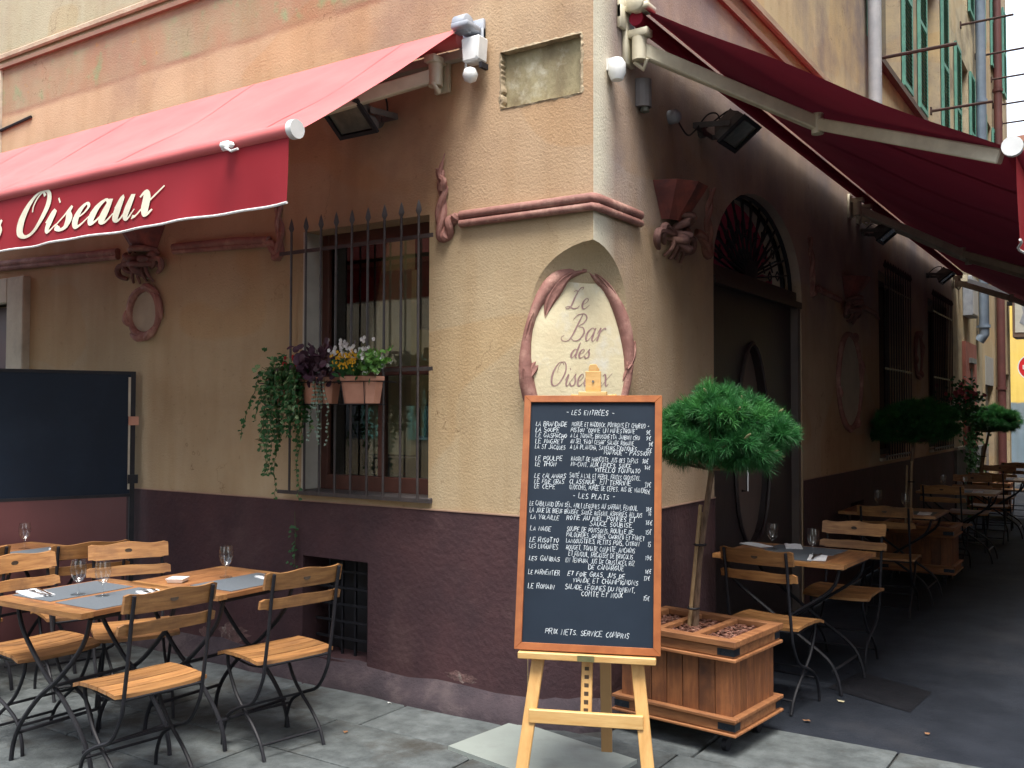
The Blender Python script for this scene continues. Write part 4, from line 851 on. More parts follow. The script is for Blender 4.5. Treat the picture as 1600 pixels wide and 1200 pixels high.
# ------------------------------------------------------------------ awnings
def awning(name, label, fn, u0, u1, z0, out, z1, drop, fab, near, arms, rail=True, text=None, wallhead=None, seed=0):
    t = thing(name, label, 'awning', fn(near, z0, 0))
    base = Vector(fn(near, z0, 0)); g = lambda u, v, d: tuple(Vector(fn(u, v, -d))-base)   # d = metres out from the wall
    rg = random.Random(seed); NU = max(12, int(abs(u1-u0)*7)); NV = 14; vs = []
    for j in range(NV+1):
        for i in range(NU+1):
            s_ = i/NU; r_ = j/NV; u = u0+(u1-u0)*s_
            sag = .035*sin(pi*r_)*(1-.5*abs(2*s_-1)**4)+.008*sin(u*6+r_*7)*sin(pi*r_)+.007*sin(u*3.1+r_*9)*sin(pi*r_)
            vs.append(g(u, z0+(z1-z0)*r_-sag, .10+(out-.10)*r_))
    m = MB().add(vs, [(j*(NU+1)+i, j*(NU+1)+i+1, (j+1)*(NU+1)+i+1, (j+1)*(NU+1)+i) for j in range(NV) for i in range(NU)], True)
    m.build('canopy', fab, t)
    q = u0+1.15
    while q < u1-.3:
        vs = []
        for j in range(NV*2+1):
            r_ = j/(NV*2); s_ = (q-u0)/(u1-u0); sag = .035*sin(pi*r_)*(1-.5*abs(2*s_-1)**4)+.008*sin(q*6+r_*7)*sin(pi*r_)+.007*sin(q*3.1+r_*9)*sin(pi*r_)
            for w_ in (-.011, .011): vs.append(g(q+w_, z0+(z1-z0)*r_-sag+.0025, .10+(out-.10)*r_))
        for (dz) in (0, -.006):
            MB().add([(a, b_, c_+dz) for a, b_, c_ in vs], [(2*j, 2*j+1, 2*j+3, 2*j+2) for j in range(NV*2)]).build('seam', fab, t)
        q += 1.2
    b = MB().tube([g(u0+.02, z0-.05, .075), g(u1-.02, z0-.05, .075)], .04, 14); b.build('roller_tube', fab, t)
    fb = MB().tube([g(u0+.012, z1-.0, out+.02), g(u1-.012, z1, out+.02)], .034, 14); br = fb.build('front_bar', fab, t)
    for uu in (u0, u1):
        s_ = 1 if uu == u0 else -1
        MB().tube([g(uu-.012*s_, z1, out+.02), g(uu+.02*s_, z1, out+.02)], .042, 16).build('end_cap', WHITEPL, br)
    # valance
    NU2 = NU*2; vs = []; 
    for j in range(7):
        for i in range(NU2+1):
            u = u0+.03+(u1-u0-.06)*i/NU2; r_ = j/6
            wv = (.012*sin(u*7.3)+.008*sin(u*17+1))*r_*r_
            vs.append(g(u, z1-.03-drop*r_, out+.03+wv))
    m = MB().add(vs, [(j*(NU2+1)+i, j*(NU2+1)+i+1, (j+1)*(NU2+1)+i+1, (j+1)*(NU2+1)+i) for j in range(6) for i in range(NU2)], True)
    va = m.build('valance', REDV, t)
    hem = MB().tube([g(u0+.03+(u1-u0-.06)*i/NU2, z1-.03-drop, out+.03+(.012*sin((u0+.03+(u1-u0-.06)*i/NU2)*7.3)+.008*sin((u0+.03+(u1-u0-.06)*i/NU2)*17+1))) for i in range(NU2+1)], .006, 6).build('white_hem', WHITEPL, va)
    if text:
        tx, x0, zb, size, xs = text
        def tf(u, v, d):
            uu = x0+u*xs; r_ = max(0, (z1-.03-(zb+v))/drop)
            wv = (.012*sin(uu*7.3)+.008*sin(uu*17+1))*r_*r_
            return g(uu, zb+v, out+.034+wv+d)
        cursive(tx, tf, size, .034, shear=.42, track=.12, lift=.001).build('white_lettering', LETTER, va, recalc=False)
        cursive('s', lambda u, v, d: tf(u-(.74*size*1.0)/1.0-.10, v, d), size, .034, shear=.42).build('white_lettering', LETTER, va, recalc=False)
    # folding arms: (shoulder u, elbow u, elbow out, tip u)
    for (us, ue, eo, ut) in arms:
        zz = lambda o_: z0-.17+(z1-.02-(z0-.17))*o_/out
        a = MB(); S = g(us, zz(.08), .08); E_ = g(ue, zz(eo), eo); T_ = g(ut, zz(out-.03)-.01, out-.03)
        ar = a.beam(S, E_, .045, .075).build('folding_arm', CREAMMET, t, bevel=.006)
        MB().beam(E_, T_, .04, .065).build('forearm', CREAMMET, ar, bevel=.006)
        b = MB(); e = Vector(E_); b.tube([e+Vector((0, 0, -.055)), e+Vector((0, 0, .055))], .032, 12); b.build('joint', CREAMMET, ar); b = MB(); s_ = Vector(S); b.tube([s_+Vector((0, 0, -.06)), s_+Vector((0, 0, .06))], .04, 12)
        b.build('joint', CREAMMET, ar)
        br_ = MB(); 
        p0 = Vector(g(us-.05, zz(.08)-.08, 0.004)); p1 = Vector(g(us+.05, zz(.08)+.14, .03))
        br_.box(min(p0.x, p1.x), max(p0.x, p1.x), min(p0.y, p1.y), max(p0.y, p1.y), p0.z, p1.z)
        p0 = Vector(g(us-.035, zz(.08)+.06, .03)); p1 = Vector(g(us+.035, zz(.08)+.10, .14))
        br_.box(min(p0.x, p1.x), max(p0.x, p1.x), min(p0.y, p1.y), max(p0.y, p1.y), p0.z, p1.z)
        br_.tube([g(us, zz(.08)-.06, .05), g(us+.03, zz(.08)-.1, .09), g(us+.01, zz(.08)-.05, .12)], .014, 8)
        br_.build('wall_bracket', CREAMMET, t, bevel=.004)
    # end bracket with gear at the near end
    b = MB(); b.tube([g(near-.03, z0+.02, .09), g(near+.05, z0+.02, .09)], .052, 16)
    for q, (a_, c_) in enumerate(((.0, .0), (.02, -.05))):
        p0 = Vector(g(near-.06, z0-.06+c_, .004)); p1 = Vector(g(near+.10, z0+.06+c_, .028+.06*a_)); b.box(min(p0.x, p1.x), max(p0.x, p1.x), min(p0.y, p1.y), max(p0.y, p1.y), min(p0.z, p1.z), max(p0.z, p1.z))
    p0 = Vector(g(near-.02, z0-.02, .03)); p1 = Vector(g(near+.09, z0+.01, .16)); b.box(min(p0.x, p1.x), max(p0.x, p1.x), min(p0.y, p1.y), max(p0.y, p1.y), min(p0.z, p1.z), max(p0.z, p1.z))
    b.build('end_bracket', CREAMMET if name == 'large_awning' else GREYMET, t, bevel=.004)
    if rail: MB().beam(g(u0, z0-.115, .03), g(u1, z0-.115, .03), .05, .045).build('wall_rail', mat('grey wall rail', (.40, .37, .31), (.33, .30, .26), 6, .6), t)
    return t
fnL = lambda u, z, d: (u, d, z)
fnR = lambda u, z, d: (-d, u, z)
awning('street_awning', 'bright red awning over the left terrace with white script lettering on its valance', fnL, -5.9, -.75, 3.63, 1.26, 2.79, .285, FADED_LIT, -.75,
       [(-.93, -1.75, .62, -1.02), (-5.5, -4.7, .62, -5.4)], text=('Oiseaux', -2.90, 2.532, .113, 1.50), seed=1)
awning('large_awning', 'deep red awning stretched over the side street terrace, seen from underneath', fnR, .31, 11.3, 3.70, 1.80, 2.70, .36, SHADEAWN, .31,
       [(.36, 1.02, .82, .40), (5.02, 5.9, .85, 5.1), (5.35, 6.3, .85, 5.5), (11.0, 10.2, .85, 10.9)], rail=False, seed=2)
# little white cleat on the front bars
o = MB().blob((0, 0, 0), (.035, .02, .022), 1, .3, 6).tube([(.0, -.01, -.01), (.05, -.015, -.035), (.09, -.012, -.03)], .006, 6).build('awning_cleat', WHITEPL); o.location = (-1.13, -1.33, 2.765); tag(o, 'small white plastic cleat clipped on the red awning front bar', 'cleat')
aw2 = thing('distant_awning_arm', 'folded awning arm standing out alone past the end of the dark red awning', 'awning arm', (.02, 11.55, 3.62))
MB().beam((0, 0, 0), (1.9, .35, -.72), .05, .07).build('arm', mat('dark arm paint', (.10, .10, .11), (.08, .08, .09), 4, .5), aw2); MB().lathe([(0, -.06), (.07, -.05), (.07, .05), (0, .06)], 12, (0.05, 0, 0)).build('joint', CREAMMET, aw2)

# ------------------------------------------------------------------ wall lamps and fittings
def flood(loc, rz, label, s=1.0, yawh=0):
    t = thing('floodlight', label, 'floodlight', loc, rz, 'black floodlights under the awnings')   # local: wall behind at +y, light points -y and down
    tilt = Matrix.Rotation(rad(-38), 3, 'X')
    hd = MB(); C0 = Vector((0, -.21, -.02))
    def P(x, y_, z): return C0+tilt @ Vector((x, y_, z))
    # housing frustum: glass face towards -z (down), ribs on the back
    f4 = [P(x, y_, -.035) for x, y_ in ((-.125, -.095), (.125, -.095), (.125, .095), (-.125, .095))]
    b4 = [P(x, y_, .015) for x, y_ in ((-.115, -.085), (.115, -.085), (.115, .085), (-.115, .085))]
    t4 = [P(x, y_, .075) for x, y_ in ((-.075, -.05), (.075, -.05), (.075, .06), (-.075, .06))]
    hd.add(f4+b4+t4, [(0, 1, 5, 4), (1, 2, 6, 5), (2, 3, 7, 6), (3, 0, 4, 7), (4, 5, 9, 8), (5, 6, 10, 9), (6, 7, 11, 10), (7, 4, 8, 11), (8, 9, 10, 11)])
    h = hd.build('housing', LAMPB, t)
    gl = MB(); g4 = [P(x, y_, -.033) for x, y_ in ((-.105, -.075), (.105, -.075), (.105, .075), (-.105, .075))]; gl.add(g4, [(0, 1, 2, 3)]).build('glass', LAMPG, h)
    rm = MB()
    for (a, c, e, f) in ((-.13, .13, -.10, -.078), (-.13, .13, .078, .10), (-.13, -.107, -.078, .078), (.107, .13, -.078, .078)):
        rm.add([P(x, y_, z) for z in (-.045, -.030) for y_ in (e, f) for x in (a, c)], [(0, 2, 3, 1), (4, 5, 7, 6), (0, 1, 5, 4), (2, 6, 7, 3), (0, 4, 6, 2), (1, 3, 7, 5)])
    rm.build('rim', STEEL, h)
    f = MB()
    for k in range(5): f.add([P(x, y_, z) for z in (.02, .085) for y_ in (-.06, .06) for x in (-.06+.03*k-.002, -.06+.03*k+.002)], [(0, 2, 3, 1), (4, 5, 7, 6), (0, 1, 5, 4), (2, 6, 7, 3), (0, 4, 6, 2), (1, 3, 7, 5)])
    f.build('cooling_fin', LAMPB, h)
    yk = MB(); yk.beam((-.14, -.02, 0), (.14, -.02, 0), .03, .005, (0, 1, 0)).beam((-.14, -.02, 0), (-.14, -.23, -.02), .03, .005, (1, 0, 0)).beam((.14, -.02, 0), (.14, -.23, -.02), .03, .005, (1, 0, 0))
    yk.tube([(0, -.0, 0), (0, -.03, 0)], .035, 12); yk.build('yoke', LAMPB, t)
    MB().tube(spline([(.06, -.005, .03), (.10, -.08, .10), (.03, -.16, .10), (-.02, -.17, .05)], 5), .005, 6).build('cable', STEEL, t)
    t.scale = (s, s, s); return t
flood((-1.40, 0, 3.26), 0, 'grey brown floodlight with clear glass under the bright red awning, left wall', 1.1)
flood((0, 1.38, 3.32), 90, 'floodlight on the side wall nearest the corner, cable looping to a junction box', 1.1)
flood((0, 5.55, 3.36), 90, 'floodlight beside the awning arm pair beyond the arched door', 1.05)
flood((0, 9.0, 3.36), 90, 'farthest floodlight, between the two grilled side windows', 1.05)
t = thing('junction_box', 'small grey round junction box with cable on the side wall', 'junction box', (0, .92, 3.29)); MB().lathe([(0, .002), (.04, .002), (.04, .05), (.02, .07), (0, .07)], 14, (0, 0, 0), 'X').build('body', GREYMET, t); MB().tube(spline([(.05, 0, -.02), (.06, .12, -.08), (.05, .26, -.02), (.08, .38, .10), (.12, .44, .12), (.14, .46, .06)], 5), .005, 6).build('cable', STEEL, t)
t = thing('dome_sensor', 'white dome shaped sensor on the corner edge under the awning bracket', 'sensor', (0, .16, 3.33)); MB().lathe([(0, -.06), (.03, -.055), (.045, -.02), (.045, .03), (.03, .055), (0, .06)], 16, (.05, 0, 0)).build('dome', WHITEPL, t); MB().box(0, .05, -.02, .02, .0, .06).build('mount', WHITEPL, t)
t = thing('wall_light', 'grey half cylinder wall light next to the dome sensor', 'wall light', (0, .52, 3.31)); MB().prism([(0, -.05)]+[(.07*sin(pi*i/8), -.05*cos(pi*i/8)) for i in range(1, 8)]+[(0, .05)], lambda u, v, d: (u+.003, v, .075-d), .15).build('shade', mat('grey lamp paint', (.20, .19, .20), (.16, .15, .16), 8, .5), t); MB().lathe([(0, -.11), (.025, -.10), (.025, -.075), (0, -.075)], 12, (.035, 0, 0)).build('bulb', LAMPG, t)
t = thing('wind_sensor', 'white motor box with ball sensor hanging beside the street awning bracket', 'sensor', (-.68, 0, 3.50))
MB().prism([(-.06, .07), (-.05, -.06), (.05, -.06), (.06, .07)], lambda u, v, d: (u, -.02-d, v), .09).build('box_body', WHITEPL, t, bevel=.008); MB().lathe([(0, -.045), (.032, -.03), (.042, 0), (.032, .03), (0, .045)], 14, (-.01, -.09, -.13)).build('ball', WHITEPL, t)
MB().beam((-.06, -.06, .08), (-.045, -.08, -.11), .012, .012).tube([(-.075, -.05, .07), (-.075, -.05, -.02)], .014, 8).build('strut', WHITEPL, t); MB().box(.045, .065, -.09, -.03, -.10, -.07).build('dark_port', STEEL, t)
MB().box(-.30, .20, -.014, -.001, -.0, .0001) if False else None

# ------------------------------------------------------------------ windscreen panel at the left end of the terrace
dx, dyv = -.424, -.906
ws = thing('terrace_screen', 'tall dark blue windscreen panel with maroon foot closing the terrace', 'screen', (-3.56, -.06, 0), math.degrees(math.atan2(dyv, dx)))
NAVY = mat('dark navy panel', (.005, .013, .028), (.004, .010, .022), 3, .55, spec=.25, c3=(.009, .018, .034), s3=1.8)
MB().box(.03, 2.2, -.012, .012, 1.02, 1.84).build('upper_panel', NAVY, ws)
MB().box(.05, 2.2, -.018, .018, .02, 1.0).build('lower_panel', mat('satin maroon panel', (.12, .045, .048), (.10, .038, .04), 3, .35), ws)
MB().box(0, .03, -.02, .02, .02, 1.86).box(.03, 2.2, -.018, .018, 1.84, 1.86).box(.03, 2.2, -.02, .02, 1.0, 1.02).build('screen_frame', STEEL, ws)
MB().box(.031, .047, -.0135, -.0125, 1.04, 1.82).box(.031, .047, .0125, .0135, 1.55, 1.82).box(.031, .045, .0125, .0135, 1.05, 1.50).build('pale_edge_strip', IVORY, ws)
for z in (1.52, 1.12): MB().box(-.02, .045, .02, .032, z-.03, z+.03).build('hinge', TERRA if z > 1.4 else STEEL, ws)

# ------------------------------------------------------------------ furniture
GA = 'folding bistro chairs of the terraces'; 
SLOTM = mat('dark branded oval', (.07, .045, .03), (.04, .03, .02), 60, .7)
def make_chair(label):
    t = thing('folding_chair', label, 'chair', (0, 0, 0), 0, GA)
    # seat: five slats across, wavy ends
    n = 5; D = .39; sw = D/n
    prof = lambda y_: .455+.010*cos((y_+.02)/.19*1.5)-.006+(.012*max(0, (y_-.12)/.075)**2*-1)
    for i in range(n):
        y0 = -.195+i*sw+.003; y1 = y0+sw-.006; nx = 10; vs = []
        for a in range(nx+1):
            x = -.205+.41*a/nx; e = abs(x/.205)
            ya = y0+(.012*e**3 if i == 0 else 0); yb = y1-(.018*e**4 if i == n-1 else 0)
            dz = .006*e*e
            vs += [(x, ya, prof(y0)+dz), (x, yb, prof(y1)+dz), (x, yb, prof(y1)+dz-.016), (x, ya, prof(y0)+dz-.016)]
        f = [(a*4+k, a*4+(k+1) % 4, (a+1)*4+(k+1) % 4, (a+1)*4+k) for a in range(nx) for k in range(4)]+[(0, 3, 2, 1), (nx*4, nx*4+1, nx*4+2, nx*4+3)]
        MB().add(vs, f).build('seat_slat', WOOD, t)
    def board(z0, h, hump, y0, tilt, half):
        nx = 22; vs = []
        for a in range(nx+1):
            s_ = -1+2*a/nx; x = s_*half
            yc = y0+.018*(s_*s_-1)*1.0
            top = h+hump*(.55*cos(s_*pi*1.5)*(1-abs(s_)*.3)+.45*abs(s_)**3)
            if abs(s_) > .93: top -= .010
            for (yy, zz) in ((0, 0), (0, top), (.018, top), (.018, 0)): vs.append((x, yc+yy-tilt*zz, z0+zz+(.006 if (zz == 0 and abs(s_) > .9) else 0)))
        f = [(a*4+k, a*4+(k+1) % 4, (a+1)*4+(k+1) % 4, (a+1)*4+k) for a in range(nx) for k in range(4)]+[(0, 3, 2, 1), (nx*4, nx*4+1, nx*4+2, nx*4+3)]
        return MB().add(vs, f).build('backrest_board', WOOD, t)
    bt = board(.778, .082, .014, -.236, .22, .205); board(.690, .050, .006, -.216, .22, .215)
    MB().add([(.019*cos(2*pi*q/14), 0, .011*sin(2*pi*q/14)) for q in range(14)], [tuple(range(14))]).build('oval_slot', SLOTM, bt, loc=(0, -.2645, .822))
    MB().add([(.019*cos(2*pi*q/14), 0, .011*sin(2*pi*q/14)) for q in range(14)], [tuple(range(14))]).build('oval_slot', SLOTM, bt, loc=(0, -.2435, .822))
    for sx in (-1, 1):
        x = sx*.175
        P = spline([(x, -.268, .855), (x, -.245, .74), (x, -.225, .60), (x, -.195, .44), (x, -.175, .36), (x, -.10, .255), (x, .02, .205), (x, .12, .150), (x, .165, .07), (x, .175, .0)], 4)
        MB().tube(P, .0085, 7).build('leg', STEEL, t)
        x = sx*.160
        P = spline([(x, .16, .435), (x, .15, .37), (x, .09, .27), (x, .02, .205), (x, -.07, .14), (x, -.14, .07), (x, -.175, 0)], 4)
        MB().tube(P, .0085, 7).build('leg', STEEL, t)
    for y_, z, h in ((.02, .205, .17), (-.145, .065, .165), (.14, .13, .17), (.155, .428, .165), (-.19, .432, .175)):
        MB().tube([(-h, y_, z), (h, y_, z)], .0065, 6).build('stretcher', STEEL, t)
    MB().tube(spline([(-.165, -.19, .43), (-.15, -.02, .405), (-.16, .155, .43)], 5), .005, 6).build('seat_rail', STEEL, t); MB().tube(spline([(.165, -.19, .43), (.15, -.02, .405), (.16, .155, .43)], 5), .005, 6).build('seat_rail', STEEL, t)
    return t
ch = make_chair('bistro chair in the left foreground, seen from behind beside the glasses')
ch.location = (-1.315, -1.60, 0); ch.rotation_euler = (0, 0, rad(83))
for loc, rz, lab in (((-1.225, -.925, 0), 79, 'bistro chair standing right in front of the barred cellar vent'),
        ((-2.235, -1.50, 0), -91, 'bistro chair at the left picture edge, behind the table with two glasses'),
        ((-2.185, -1.02, 0), -118, 'bistro chair turned askew behind the tables, dark slot in its middle'),
        ((-2.83, -.93, 0), 73, 'bistro chair mostly hidden behind the askew one, below the navy screen'),
        ((-3.12, -1.50, 0), 88, 'rearmost bistro chair with only a backrest corner at the left edge'),
        ((.56, 1.06, 0), -6, 'bistro chair in the shade right behind the front pine planter'),
        ((.65, 2.16, 0), 178, 'light honey coloured bistro chair facing the camera behind the first side table'),
        ((.58, 3.90, 0), 2, 'bistro chair with dark backrest in front of the second planter'),
        ((.60, 6.50, 0), -3, 'bistro chair just beyond the second planter under its crown'),
        ((.60, 8.05, 0), 181, 'bistro chair behind the white topped third table'),
        ((.70, 9.0, 0), 0, 'bistro chair with sunlit seat edge near the third pine'),
        ((.62, 10.55, 0), 180, 'bistro chair behind the fourth side table'),
        ((.72, 12.0, 0), 4, 'farthest bistro chair, dark wavy back against pale pavement')): dup(ch, lab, loc, rz)
MATTOP = WOODY
def make_table(label, W, D):
    """W along x, D along y; planks run along y with end planks"""
    t = thing('folding_table', label, 'table', (0, 0, 0), 0, 'wooden folding tables of the terraces')
    n = 6; pw = W/n
    pm = meshof(MB().box(-pw/2+.0012, pw/2-.0012, -D/2+.07, D/2-.07, .718, .74).build('plank', WOODY, None, bevel=.001))
    for i in range(n):
        o = bpy.data.objects.new('plank', pm); COL.objects.link(o); o.parent = t; o.location = (-W/2+pw*(i+.5), 0, 0)
    for s_ in (-1, 1):
        y0, y1 = (D/2-.07+.001, D/2) if s_ > 0 else (-D/2, -D/2+.07-.001)
        nx = 12; vs = []
        for a in range(nx+1):
            x = -W/2+W*a/nx; e = abs(2*a/nx-1); q = .012*e**8
            ya, yb = (y0, y1-q) if s_ > 0 else (y0+q, y1)
            vs += [(x, ya, .74), (x, yb, .74), (x, yb, .716), (x, ya, .716)]
        MB().add(vs, [(a*4+k, a*4+(k+1) % 4, (a+1)*4+(k+1) % 4, (a+1)*4+k) for a in range(nx) for k in range(4)]+[(0, 3, 2, 1), (nx*4, nx*4+1, nx*4+2, nx*4+3)]).build('end_plank', WOOD, t)
    for sy in (-1, 1):
        y_ = sy*(D/2-.09)
        for sx in (-1, 1):
            yy = y_-(.02*sy if sx > 0 else 0)
            P = spline([(-sx*(W/2-.05), yy, .70), (-sx*(W/2-.10), yy, .58), (-sx*.07, yy, .42), (sx*.07, yy, .32), (sx*(W/2-.13), yy, .19), (sx*(W/2-.07), yy, .09), (sx*(W/2-.05), yy, .0)], 4)
            MB().tube(P, .0105, 7).build('leg', STEEL, t)
    for x, z in ((-.0, .37), (-(W/2-.09), .13), (W/2-.09, .13)): MB().tube([(x, -D/2+.09, z), (x, D/2-.09, z)], .008, 6).build('stretcher', STEEL, t)
    MB().beam((-W/2+.04, -D/2+.09, .706), (-W/2+.04, D/2-.09, .706), .022, .02).build('apron_rail', STEEL, t); MB().beam((W/2-.04, -D/2+.09, .706), (W/2-.04, D/2-.09, .706), .022, .02).build('apron_rail', STEEL, t)
    return t
T1 = make_table('front left folding table set with two goblets and two placemats', .66, .62); T1.location = (-1.785, -1.505, 0); T1.rotation_euler = (0, 0, rad(2))
for loc, rz, lab in (((-1.625, -.925, 0), 1, 'folding table with white dish and a single goblet near the cellar vent'), ((-3.42, -.95, 0), 3, 'folding table at the back beside the maroon screen foot'), ((-3.66, -1.60, 0), 3, 'folding table farthest left, cut off by the picture edge')):
    dup(T1, lab, loc, rz)
TR = make_table('first side street table, just behind the planter, with two napkins', .78, .66); TR.location = (.50, 1.62, 0); TR.rotation_euler = (0, 0, rad(-3))
for loc, rz, lab in (((.46, 4.62, 0), 0, 'second side street table in front of the planter, glass on it'), ((.60, 7.30, 0), 0, 'third side street table catching pale light past the second planter'), ((.66, 9.75, 0), 1, 'fourth side street table, farthest one, pale and small')):
    dup(TR, lab, loc, rz)
# placemats, napkins, cutlery, glasses
def simple(name, mb, m, lab, cat, loc, rz, group, bev=0):
    o = mb.build(name, m, None, bevel=bev); o.location = loc; o.rotation_euler = (0, 0, rad(rz)); return tag(o, lab, cat, group)
def copyo(src, lab, loc, rz):
    o = src.copy(); COL.objects.link(o); o.location = loc; o.rotation_euler = (0, 0, rad(rz)); o['label'] = lab; return o
TZ = .7405
mt = simple('placemat', MB().box(-.145, .145, -.215, .215, 0, .002), GREYMAT, 'grey placemat under the near fork and knife of the front left table', 'placemat', (-1.615, -1.50, TZ), 2, 'grey vinyl placemats', 0)
for loc, rz, lab in (((-1.945, -1.51, TZ), 2, 'grey placemat on the far half of the front left table'), ((-1.47, -.90, TZ), 1, 'grey placemat under the goblet by the cellar vent'), ((-3.27, -.95, TZ), 3, 'grey placemat on the back table beside the screen'),
        ((.47, 1.48, TZ), 87, 'grey placemat on the near side of the first side street table'), ((.52, 1.77, TZ), 87, 'grey placemat on the far side of the first side street table'), ((.60, 4.50, TZ), 90, 'grey placemat on the second side street table'), ((.62, 7.2, TZ), 90, 'grey placemat on the third side street table'), ((.68, 9.7, TZ), 90, 'grey placemat on the fourth side street table')): copyo(mt, lab, loc, rz)
nm = MB(); NX, NY = 8, 12; vs = []
for j in range(NY+1):
    for i in range(NX+1):
        x = -.05+.10*i/NX; y_ = -.10+.20*j/NY; vs.append((x, y_, .004+.0015*sin(i*1.1+j*.7)+.002*(j/NY)**4))
nm.add(vs, [(j*(NX+1)+i, j*(NX+1)+i+1, (j+1)*(NX+1)+i+1, (j+1)*(NX+1)+i) for j in range(NY) for i in range(NX)], True).box(-.05, .05, -.10, .10, 0, .0035)
nk = simple('napkin', nm, WHITEFAB, 'white napkin at the right rim of the front left table', 'napkin', (-1.555, -1.36, TZ+.002), 74, 'folded white napkins')
NK = [((-2.02, -1.655, TZ+.002), 80, 'white napkin at the far left end of the front left table'), ((-1.42, -.76, TZ+.002), 78, 'white napkin under the fork at the table by the cellar vent'),
      ((.20, 1.80, TZ+.002), 60, 'white napkin at the wall side of the first side street table'), ((.42, 1.86, TZ+.002), 20, 'white napkin on the far side of the first side street table'), ((.68, 1.46, TZ+.002), 12, 'white napkin on the near street side of the first side table'),
      ((.74, 4.45, TZ+.002), 5, 'white napkin on the second side street table'), ((.5, 7.2, TZ+.002), 5, 'white napkin on the wall half of the third side street table'), ((.80, 7.15, TZ+.002), 5, 'white napkin on the street half of the third side street table'), ((.84, 9.6, TZ+.002), 5, 'white napkin on the fourth side street table'), ((-3.22, -.78, TZ+.002), 80, 'white napkin on the back table by the screen')]
for loc, rz, lab in NK: copyo(nk, lab, loc, rz)
fk = MB().box(-.006, .006, -.095, .02, 0, .002)
for k in range(4): fk.box(-.011+.0065*k, -.0085+.0065*k, .045, .09, .002, .004)
fk.add([(-.006, .02, .0), (.006, .02, .0), (.0125, .046, .002), (-.0125, .046, .002), (-.006, .02, .002), (.006, .02, .002), (.0125, .046, .004), (-.0125, .046, .004)], [(0, 1, 2, 3), (4, 5, 6, 7), (0, 1, 5, 4), (2, 3, 7, 6), (0, 3, 7, 4), (1, 2, 6, 5)])
fk = simple('fork', fk, CUTL, 'fork lying across the napkin at the right rim of front table', 'fork', (-1.565, -1.375, TZ+.010), 80, 'forks on the napkins')
kf = MB().box(-.006, .006, -.10, .0, 0, .004).prism([(-.006, 0), (.007, 0), (.010, .05), (.006, .10), (-.002, .11), (-.006, .08)], lambda u, v, d: (u, v, .003-d), .002)
kf = simple('knife', kf, CUTL, 'knife lying across the napkin at the right rim of front table', 'knife', (-1.545, -1.345, TZ+.010), 72, 'knives on the napkins')
for loc, rz, lab in (((-2.0, -1.66, TZ+.010), 84, '{} on the napkin at the left end of the front table'), ((-1.43, -.775, TZ+.010), 84, '{} on the napkin of the table by the vent'), ((.66, 1.46, TZ+.010), 10, '{} on the near napkin of the first side street table')):
    copyo(fk, lab.format('fork'), loc, rz); copyo(kf, lab.format('knife'), (loc[0]+.01, loc[1]+.028, loc[2]), rz-8)
gp = [(0, 0), (.031, 0), (.032, .003), (.012, .007), (.0055, .014), (.0045, .045), (.007, .055), (.020, .066), (.031, .085), (.036, .108), (.035, .130), (.031, .158), (.0298, .158), (.0336, .130), (.0346, .108), (.0298, .086), (.019, .068), (.006, .058), (0, .058)]
gl = MB().lathe(gp, 28)
gl = simple('wine_goblet', gl, GOBLET, 'left one of the two goblets on the front left table', 'glass', (-1.835, -1.56, TZ+.002), 0, 'stemmed water goblets')
for loc, lab in (((-1.715, -1.515, TZ+.002), 'right one of the two goblets on the front left table'), ((-1.64, -.875, TZ+.002), 'goblet next to the white dish on the table by the vent'), ((-3.47, -.88, TZ+.002), 'goblet on the back table in front of the maroon screen'),
        ((.345, 1.68, TZ+.002), 'goblet on the wall side of the first side street table'), ((.63, 1.55, TZ+.002), 'goblet on the street side of the first side street table'), ((.30, 4.75, TZ+.002), 'goblet on the wall side of the second side street table'), ((.58, 4.5, TZ+.002), 'goblet on the street side of the second side street table'),
        ((.42, 7.4, TZ+.002), 'goblet on the wall side of the third side street table'), ((.66, 7.2, TZ+.002), 'goblet on the street side of the third side street table')): copyo(gl, lab, loc, 0)
ds = MB().prism([(-.045, -.045), (.045, -.045), (.045, .045), (-.045, .045)], lambda u, v, d: (u*(.8+.2*(1 if d == 0 else 0)), v*(.8+.2*(1 if d == 0 else 0)), .022-d), .020).box(-.036, .036, -.036, .036, .0222, .0232)
simple('square_dish', ds, PORC, 'small square white porcelain dish on bare wood between the place settings', 'dish', (-1.74, -1.09, TZ), 30, None, .002)

# ------------------------------------------------------------------ easel and menu board
ez = thing('easel', 'light pine easel carrying the restaurant menu board', 'easel', (.315, -.640, 0), math.degrees(math.atan2(.375, .927)))
LN = .217
fy = lambda z: (z-.596)*LN
for s_ in (-1, 1):
    MB().beam((s_*.272, fy(0)+.015, 0), (s_*.075, fy(1.66)+.03, 1.66), .052, .024, (0, 1, 0)).build('front_leg', EASEL, ez, bevel=.003)
MB().beam((0, fy(.33)+.02, .33), (0, fy(1.78)+.012, 1.78), .046, .02, (0, 1, 0)).build('mast', EASEL, ez, bevel=.003)
for k in range(16): pass
b = MB()
for k in range(7): b.box(-.009, .009, fy(.36+.032*k)+.0075, fy(.36+.032*k)+.0095, .36+.032*k-.009, .36+.032*k+.009)
b.build('ratchet_slot', mat('slot shadow wood', (.08, .05, .03), (.06, .04, .02), 5, .8), ez)
MB().beam((.035, .484, 0), (.035, fy(1.55)+.055, 1.5), .05, .024, (0, 1, 0)).build('rear_leg', mat('pine wood darker', (.40, .24, .10), (.32, .18, .07), 5, .5), ez, bevel=.003)
MB().beam((-.235, fy(.33)+.002, .33), (.235, fy(.33)+.002, .33), .022, .055).build('crossbar', EASELX, ez, bevel=.003)
MB().beam((-.285, fy(.585)-.018, .572), (.285, fy(.585)-.018, .572), .055, .028).build('shelf', EASELX, ez, bevel=.003)
